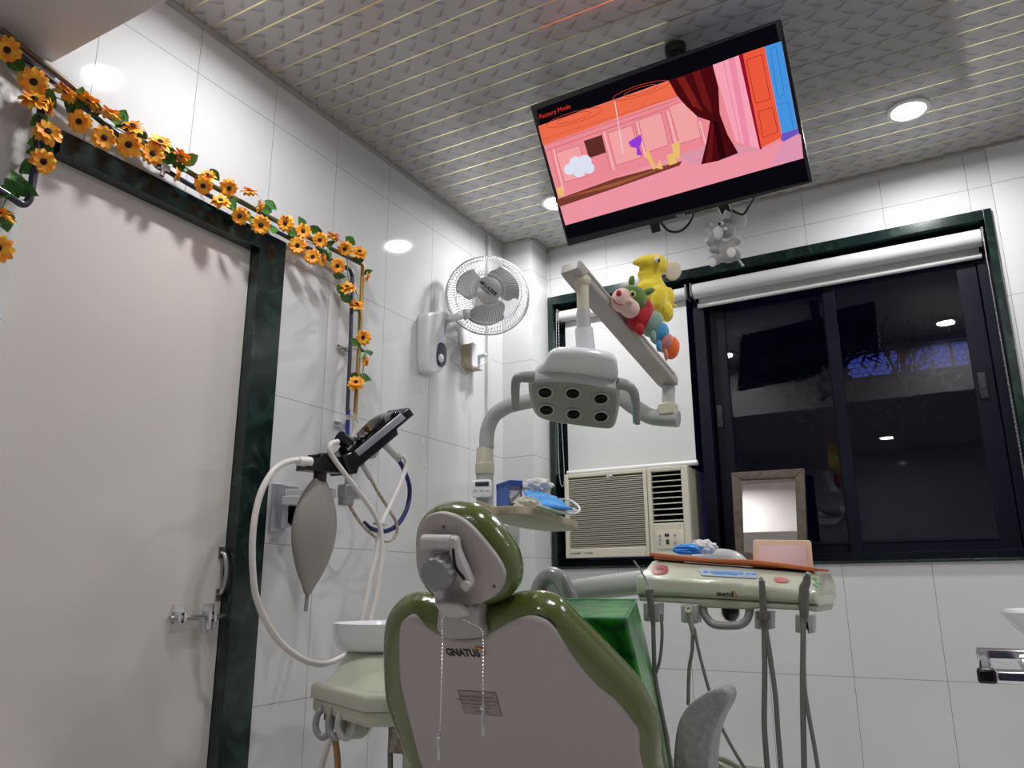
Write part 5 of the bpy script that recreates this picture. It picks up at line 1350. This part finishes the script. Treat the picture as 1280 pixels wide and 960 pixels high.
# sloping control top
A_ = [(75, 196), (1225, 300)]
tl = [FDt.PW(p, .0) for p in dzc((92, 196), (515, 214), (722, 226), (1195, 284))]
top_h = .045
a_l = FDt.T(dzc((80, 200))[0]); a_r = FDt.T(dzc((1190, 296))[0])
# wedge: top slopes up going back 0.11 m then flat
w_ = MB(); prof = [(0, 0), (.008, .008), (.10, .050), (.13, .054), (.28, .054), (.30, .04), (.30, -.02), (0, -.02)]
L1 = a_r[0]-a_l[0]
ringA = []; 
def wy_(t): return a_l[1]+(a_r[1]-a_l[1])*t-.006
N_ = 60; R0 = []
for i in range(N_+1):
    t = i/N_; sq = 1-.0
    e = min(1, min(t, 1-t)/.02); e = math.sqrt(max(0, 1-(1-e)**2))
    R0.append([w_.bm.verts.new(FDt.W(a_l[0]+L1*t, wy_(t)+h*(.55+.45*e), -.002-d-(1-e)*.015)) for d, h in prof])
for A1, B1 in zip(R0, R0[1:]):
    for j in range(len(prof)): w_.face([A1[j], A1[(j+1) % len(prof)], B1[(j+1) % len(prof)], B1[j]])
w_.face(R0[0][::-1]); w_.face(R0[-1]); w_.build('top_cover', BEIGE, du, smooth=50)
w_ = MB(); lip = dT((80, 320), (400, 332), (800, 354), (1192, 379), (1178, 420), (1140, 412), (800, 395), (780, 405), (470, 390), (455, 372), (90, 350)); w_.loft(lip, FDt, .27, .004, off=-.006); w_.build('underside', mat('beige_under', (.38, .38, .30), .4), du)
def topP(x, y, lift=0):
    """a point on the sloping control top under picture point"""
    q = dzc((x, y))[0]; sl = math.atan2(.042, .092)
    O = FDt.W(a_l[0], wy_(0)+.008, -.010); uu = FDt.W(a_r[0], wy_(1)+.008, -.010)-O
    Fs = Fr(O, uu, -FDt.n*math.cos(sl)+FDt.v*math.sin(sl)); Fs = Fs
    return Fs
FSL = topP(0, 0)
def sT(*p): return [FSL.T(q, .0015) for q in dzc(*p)]
w_ = MB(); w_.loft(sT((455, 152), (480, 148), (790, 168), (826, 184), (815, 214), (480, 195)), FSL, .002, .0005, off=.0030); kp_ = w_.build('control_strip', mat('strip_grey', (.36, .40, .48), .3), du)
for i, x in enumerate((505, 545, 590, 630, 670, 720, 765, 800)):
    big = x in (590, 670)
    a, b = sT((x, 172+(x-455)*.045))[0]; k_ = .018 if big else .007
    w_ = MB(); w_.loft(rrect(a-k_*.8, b-.006 - (.006 if big else 0), a+k_*.8, b+.004, .002), FSL, .002, .0005, off=.0042); w_.build('button', BLUEL, kp_)
w_ = MB(); w_.loft(sT((170, 160), (200, 134), (262, 134), (272, 160), (255, 182), (190, 185)), FSL, .001, .0002, off=.0022, smooth=3); st1 = w_.build('red_sticker', RED, du, label='round red sticker at the left end')
w_ = MB(); w_.loft(sT((200, 150), (240, 150), (240, 160), (200, 160)), FSL, .001, .0002, off=.0028); w_.build('sticker_mark', INK, st1)
w_ = MB(); w_.loft(sT((925, 210), (970, 205), (1015, 220), (1005, 235), (960, 238), (930, 228)), FSL, .001, .0002, off=.0022, smooth=3); w_.build('red_sticker', mat('faded_red', (.45, .12, .12), .5), du, label='small faded red sticker at the right')
w_ = MB()
for q in (((1155, 205), (1190, 210), (1188, 218), (1155, 213)), ((1165, 240), (1200, 262), (1192, 268), (1160, 248)), ((1190, 240), (1215, 243), (1213, 249), (1190, 246)), ((1175, 215), (1190, 240), (1184, 242), (1170, 218))):
    w_.loft(sT(*q), FSL, .001, .0002, off=.0022)
w_.build('green_scribble', GREENM, du)
a, b = dT((622, 312))[0]; text('maker_name', 'GNATUS', .0125, FDt.M(a, b, .0006), INK, du, sx=.9, bold=.0004)
a, b = dT((673, 310))[0]; w_ = MB(); w_.tube([FDt.W(a+.008*math.cos(t), b+.008*math.sin(t), .001) for t in [math.radians(q) for q in range(-100, 160, 20)]], .0014, 6, 0); w_.build('maker_emblem', GOLD, du)
w_ = MB(); w_.tube([FDt.PW(p, -.02) for p in dzc((490, 390), (495, 430), (530, 480), (580, 500), (700, 500), (750, 475), (770, 430), (775, 395))], .0105, 12, 6); w_.build('pull_handle', GREY, du)
w_ = MB(); w_.ell(FDt.PW(dzc((655, 415))[0], -.10), (.024, .024, .026)); w_.build('knob', BLACK, du); w_ = MB(); w_.cyl(FDt.PW(dzc((655, 440))[0], -.10), FDt.PW(dzc((655, 470))[0], -.10), .012, .015); w_.build('knob_base', BRASS, du)
HX = [(172, 420, 0), (405, 430, 1), (860, 468, 2), (1112, 492, 3)]
for x, y, k in HX:
    sc = .95+.05*k
    for s in (-1, 1):
        pass
    ho = dT((x-52*sc, y-58), (x+52*sc, y-55), (x+50*sc, y+55), (x+20*sc, y+62), (x+12*sc, y-5), (x-12*sc, y-5), (x-20*sc, y+58), (x-50*sc, y+50))
    w_ = MB(); w_.loft(ho, FDt, .045, .004, off=.008); w_.build('handpiece_holder', GREYM, du)
# support arms
w_ = MB(); w_.tube([P(722, 738, y=2.35), P(760, 733, y=2.3), P(812, 727, y=2.25)], .035, 16, 4, ref=(0, 0, 1), ry=.03); w_.build('support_arm', GREYL, du)
w_ = MB(); pE = P(707, 738, y=2.33); w_.cyl(pE+V((-.012, -.05, 0)), pE+V((.01, .05, 0)), .032, n=24); w_.build('arm_pivot', GREY, du)
w_ = MB(); w_.tube([P(700, 740, y=2.36), P(690, 760, y=2.4), P(690, 860, y=2.42)], .03, 16, 4); w_.build('arm_riser', GREYL, du)
w_ = MB(); w_.tube([P(862, 712, y=2.5), P(872, 702, y=2.5), P(890, 697, y=2.5), P(912, 698, y=2.5), P(925, 706, y=2.5), P(932, 722, y=2.5)], .027, 14, 6, ry=.03); w_.build('rear_arm', GREYL, du)
# things lying on the unit
HT = .054
def onT(x, y, lift):   # on the flat top
    q = dzc((x, y))[0]; O = FDt.W(a_l[0], wy_(0)+HT+lift, 0); uu = FDt.W(a_r[0], wy_(1)+HT+lift, 0)-O
    Fh = Fr(O, uu, -FDt.n); return Fh
FH = onT(0, 0, 0)
def hT(a, d, h=0): return FH.W(a, d, h)
# orange folder from left to right across the top
w_ = MB(); fo = MB()
fo.loft([(.012, .10), (.48, .105), (L1-.02, .098), (L1-.03, .285), (.02, .285)], FH, .006, .002, off=.0085)
fo.tube([hT(.0, .098, .016), hT(.15, .098, .011), hT(.30, .098, .014), hT(L1-.015, .096, .006)], .0055, 8, 4, ry=.003)
tag(fo.build('plastic_folder', ORANGE), 'flat orange plastic folder lying across the top of the delivery unit', 'folder')
bp_ = MB(); bp_.loft([(.015, .12), (.23, .125), (.23, .27), (.02, .27)], FH, .008, .002, off=.020); bo1 = bp_.build('blue_tray_cloth', LBLUE); tag(bo1, 'pale blue folded sheet on the left end of the orange folder', 'sheet')
ms2 = hT(.09, .19, .038); crumple(ms2, (.042, .03, .014), BLUEM, 'crumpled_mask', 'crumpled blue mask on the pale blue sheet in front of the air conditioner', 'mask', 8)
crumple(hT(.125, .20, .046), (.034, .028, .02), TISS, 'crumpled_tissue', 'white crumpled tissue on the pale blue sheet beside the crumpled mask', 'tissue', 9)
# peach framed tablet standing at the right
FPk = Fr(P(979, 700, y=2.36), (1, 0, 0), (0, .12, .99))
fk = thing('picture_frame', 'peach framed pink card standing on the delivery unit before the mirror', 'frame', FPk.PW((979, 716)))
o4 = [FPk.T(p) for p in ((941, 674.5), (1013, 675), (1017, 722), (941, 722))]
i4 = [FPk.T(p) for p in ((949, 682), (1006, 682), (1009, 714), (949, 714))]
w_ = MB(); w_.loft([(o4[0][0]+.004, o4[0][1]), (o4[1][0]-.004, o4[1][1]), (o4[1][0], o4[1][1]-.004), o4[2], o4[3], (o4[0][0], o4[0][1]-.004)], FPk, .012, .003, off=0); w_.build('frame_border', PEACH, fk)
w_ = MB(); w_.loft(i4, FPk, .002, .0005, off=.0012); w_.build('pink_card', PINK, fk)
# framed mirror standing on the window sill
MR = Fr(P(960, 690, y=3.56), (1, .02, 0), (0, .178, 1))
mr = thing('framed_mirror', 'brown framed mirror leaning against the window on the sill', 'mirror', MR.PW((962, 698)))
mo_ = [MR.T(p) for p in ((914, 590.5), (1005, 585), (1010, 702), (920, 702))]
mi_ = [MR.T(p) for p in ((926.5, 600), (993.5, 597), (997, 688), (929, 690))]
w_ = MB()
for i in range(4):
    j = (i+1) % 4
    w_.loft([mo_[i], mo_[j], mi_[j], mi_[i]], MR, .02, .004, off=.0)
w_.build('mirror_frame', MFRAME, mr)
w_ = MB(); w_.loft([(x*1.0, y) for x, y in mi_], MR, .004, .0005, off=-.010); w_.build('mirror_glass', MIRROR, mr, smooth=0)
w_ = MB(); w_.loft(mo_, MR, .003, .0005, off=-.0205); w_.build('mirror_back', BLACKM, mr)

# handpieces resting in the holders, each with its grey hose
def hp_pts(pts, yy=None, off=.03): return [FDt.PW(p, off) for p in dzc(*pts)]
d7 = zc(740, 680, .2917)
# 1 water/air syringe with bent steel nozzle
h = thing('air_syringe', 'grey three-way syringe with thin bent steel nozzle, leftmost in the delivery unit', 'handpiece', hp_pts(((172, 420),))[0])
w_ = MB(); w_.tube(hp_pts(((155, 282), (160, 330), (170, 400), (178, 470), (180, 520))), lambda t: .0115-.006*t, 12, 5); w_.build('grip', GREYD, h)
w_ = MB(); w_.tube(hp_pts(((152, 280), (138, 235), (105, 165), (60, 100))), .0024, 8, 5); w_.build('nozzle', CHROME, h)
w_ = MB(); w_.cyl(*hp_pts(((150, 262), (154, 292))), .008); w_.build('collar', CHROME, h)
def hoseD(pts, r=.0045, off=.03):
    w_ = MB(); w_.tube([FDt.PW(p, off) for p in d7(*pts)], r, 10, 6); return w_
hoseD(((262, 330), (265, 450), (270, 560), (290, 680), (310, 780), (330, 900), (345, 1000)), .006).build('hose', HOSEG, h)
hoseD(((297, 300), (300, 400), (290, 500), (268, 570)), .0045).build('return_hose', HOSEG, h)
# 2 empty coupling in its holder
h = thing('hose_coupling', 'empty hose coupling with pale ring, second holder of the delivery unit', 'handpiece', hp_pts(((400, 420),))[0])
w_ = MB(); w_.tube(hp_pts(((398, 405), (402, 440), (420, 520), (430, 560))), lambda t: .010-.005*t, 12, 5); w_.build('coupling_body', mat('coupling_grey', (.30, .29, .24), .4), h)
w_ = MB(); p0 = hp_pts(((398, 405),), off=.045)[0]; w_.lathe([(.006, 0), (.0085, 0), (.0085, .004), (.006, .004), (.006, 0)], p0, FDt.n+FDt.v*.5, 20); w_.build('coupling_ring', CREAM, h)
hoseD(((432, 350), (430, 450), (416, 540), (412, 690)), .0048).build('hose', HOSEG, h)
hoseD(((438, 360), (460, 470), (500, 620), (545, 760), (600, 870), (660, 970)), .0042).build('second_hose', HOSEG, h)
# 3 slim handpiece with chrome tip
h = thing('dental_handpiece', 'slim dark handpiece with chrome tip, third in the delivery unit', 'handpiece', hp_pts(((860, 450),))[0])
w_ = MB(); w_.tube(hp_pts(((848, 225), (852, 300), (856, 380), (860, 430))), lambda t: .0075+.002*t, 12, 4); w_.build('body', GREYD, h)
w_ = MB(); w_.tube(hp_pts(((848, 228), (846, 212), (838, 222))), .005, 8, 3); w_.build('tip', CHROME, h)
w_ = MB(); p0 = hp_pts(((858, 440),))[0]; w_.cyl(p0+V((0, 0, .010)), p0+V((0, 0, -.010)), .018); w_.build('collar', GREYD, h)
hoseD(((735, 300), (738, 380), (740, 560), (738, 760), (745, 880), (755, 1000)), .0068).build('hose', HOSEG, h)
hoseD(((740, 340), (760, 460), (785, 640), (795, 780), (805, 900), (812, 1000)), .0062).build('second_hose', HOSEG, h)
# 4 turbine with angled head
h = thing('dental_handpiece', 'thick dark turbine handpiece with angled head, rightmost in the delivery unit', 'handpiece', hp_pts(((1112, 450),))[0])
w_ = MB(); w_.tube(hp_pts(((1128, 200), (1122, 240), (1108, 270), (1108, 310), (1103, 360), (1108, 410), (1108, 450))), lambda t: .0085+.004*math.sin(t*PI*.9), 12, 5); w_.build('body', GREYD, h)
w_ = MB(); w_.tube(hp_pts(((1120, 190), (1145, 200))), .009, 12, 0); w_.build('head', mat('turbine_head', (.12, .12, .12), .35), h)
w_ = MB(); w_.cyl(*hp_pts(((1101, 256), (1114, 264))), .0095); w_.build('collar', CHROME, h)
hoseD(((905, 300), (905, 400), (903, 600), (905, 760), (908, 900), (910, 1000)), .0068).build('hose', HOSEG, h)
hoseD(((907, 500), (912, 620), (930, 740), (950, 850), (968, 960), (975, 1010)), .0050).build('second_hose', HOSEG, h)
# coiled green tubing on the floor side of the right armrest
w_ = MB(); w_.tube([P(x, y, y=2.3) for x, y in ((882, 944), (900, 948), (918, 956), (930, 968), (935, 990), (925, 1020))], .008, 8, 6); w_.tube([P(x, y, y=2.34) for x, y in ((880, 950), (898, 956), (912, 968), (920, 990))], .008, 8, 6); tag(w_.build('coiled_tubing', mat('green_tubing', (.33, .36, .26), .5)), 'pale green coiled tubing beside the right armrest', 'tubing')

# =================================================================== BASIN AND CHROME RACK AT THE RIGHT
bs = thing('wash_basin', 'white ceramic wash basin rim at the right edge, above the chrome rack', 'basin', (.55, 2.05, .7))
bcn = P(1246, 764, y=2.0); bcx = bcn+V((.26, 0, 0))
w_ = MB(); zz = bcn.z
w_.lathe([(.001, zz-.155), (.10, zz-.15), (.18, zz-.09), (.235, zz-.03), (.258, zz), (.25, zz+.004), (.24, zz-.005), (.17, zz-.10), (.06, zz-.13), (.001, zz-.13)], (bcx.x, bcx.y, 0), (0, 0, 1), 56); w_.build('bowl', WHITEG, bs)
w_ = MB(); w_.lathe([(.09, 0), (.07, .1), (.06, .5), (.07, zz-.15)], (bcx.x, bcx.y, 0), (0, 0, 1), 28); w_.build('pedestal', WHITEG, bs)
YR = 1.25
rk = thing('chrome_rack', 'chrome shelf rail with black end cap at the lower right edge', 'rack', P(1250, 840, y=YR))
def rz(x, y, yy=YR): return P(1020+x*.2918, 680+y*.2918, y=yy)
A_ = rz(690, 562); zf = A_.z
B_ = rz(735, 445, 1.62); 
w_ = MB(); w_.mm((A_.x, YR-.010, zf-.0095), (A_.x+.022, YR+.010, zf+.0095)); w_.build('end_cap', BLACK, rk, bevel=.004)
w_ = MB(); w_.mm((A_.x+.02, YR-.009, zf-.0085), (A_.x+.9, YR+.009, zf+.0085)); w_.mm((A_.x+.002, YR+.36, zf-.008), (A_.x+.9, YR+.38, zf+.012)); w_.mm((A_.x+.003, YR+.009, zf-.006), (A_.x+.020, YR+.37, zf+.006)); w_.build('rail', CHROME, rk, bevel=.004)
w_ = MB(); w_.mm((A_.x+.06, YR+.02, zf-.012), (A_.x+.9, YR+.35, zf-.006)); w_.build('shelf_plate', STEEL, rk, bevel=.002)
for k in range(3):
    w_ = MB(); w_.tube([V((A_.x+.06, YR+.06+.09*k, zf+.004)), V((A_.x+.25, YR+.05+.09*k, zf+.012)), V((A_.x+.45, YR+.06+.09*k, zf+.004))], .006, 8, 4); w_.build('cross_bar', CHROME, rk)
w_ = MB(); w_.mm((A_.x+.85, YR, 0), (A_.x+.89, YR+.04, zf)); w_.mm((A_.x+.85, YR+.34, 0), (A_.x+.89, YR+.38, zf)); w_.build('leg', CHROME, rk, bevel=.004)

# =================================================================== BEHIND THE CAMERA
cb = thing('added_dark_cabinet', 'added unseen dark blue low cabinet behind the camera', 'cabinet', (-.2, FY+.22, 0))  # unseen addition for the dark blue mirrored in the panes, kept low for bounce light
w_ = MB(); w_.mm((-1.4, FY+.005, 0), (1.0, FY+.42, .95)); w_.build('cabinet_body', CABIN, cb, bevel=.004)
for k in range(4):
    w_ = MB(); w_.mm((-1.39+.6*k, FY+.42, .1), (-.81+.6*k, FY+.438, .93)); dd = w_.build('door', CABIN, cb, bevel=.003)
    w_ = MB(); w_.cyl((-.86+.6*k, FY+.448, .65), (-.86+.6*k, FY+.448, .80), .006); w_.build('handle', CHROME, dd)

# =================================================================== WORLD AND COLOUR
W_ = bpy.data.worlds.new('world'); SC.world = W_; W_.use_nodes = True
bg = W_.node_tree.nodes['Background']; bg.inputs[0].default_value = (.06, .08, .42, 1); bg.inputs[1].default_value = .62
SC.view_settings.view_transform = 'Standard'; SC.view_settings.look = 'None'; SC.view_settings.gamma = 1
SC.view_settings.use_curve_mapping = False
SC.view_settings.exposure = -0.44
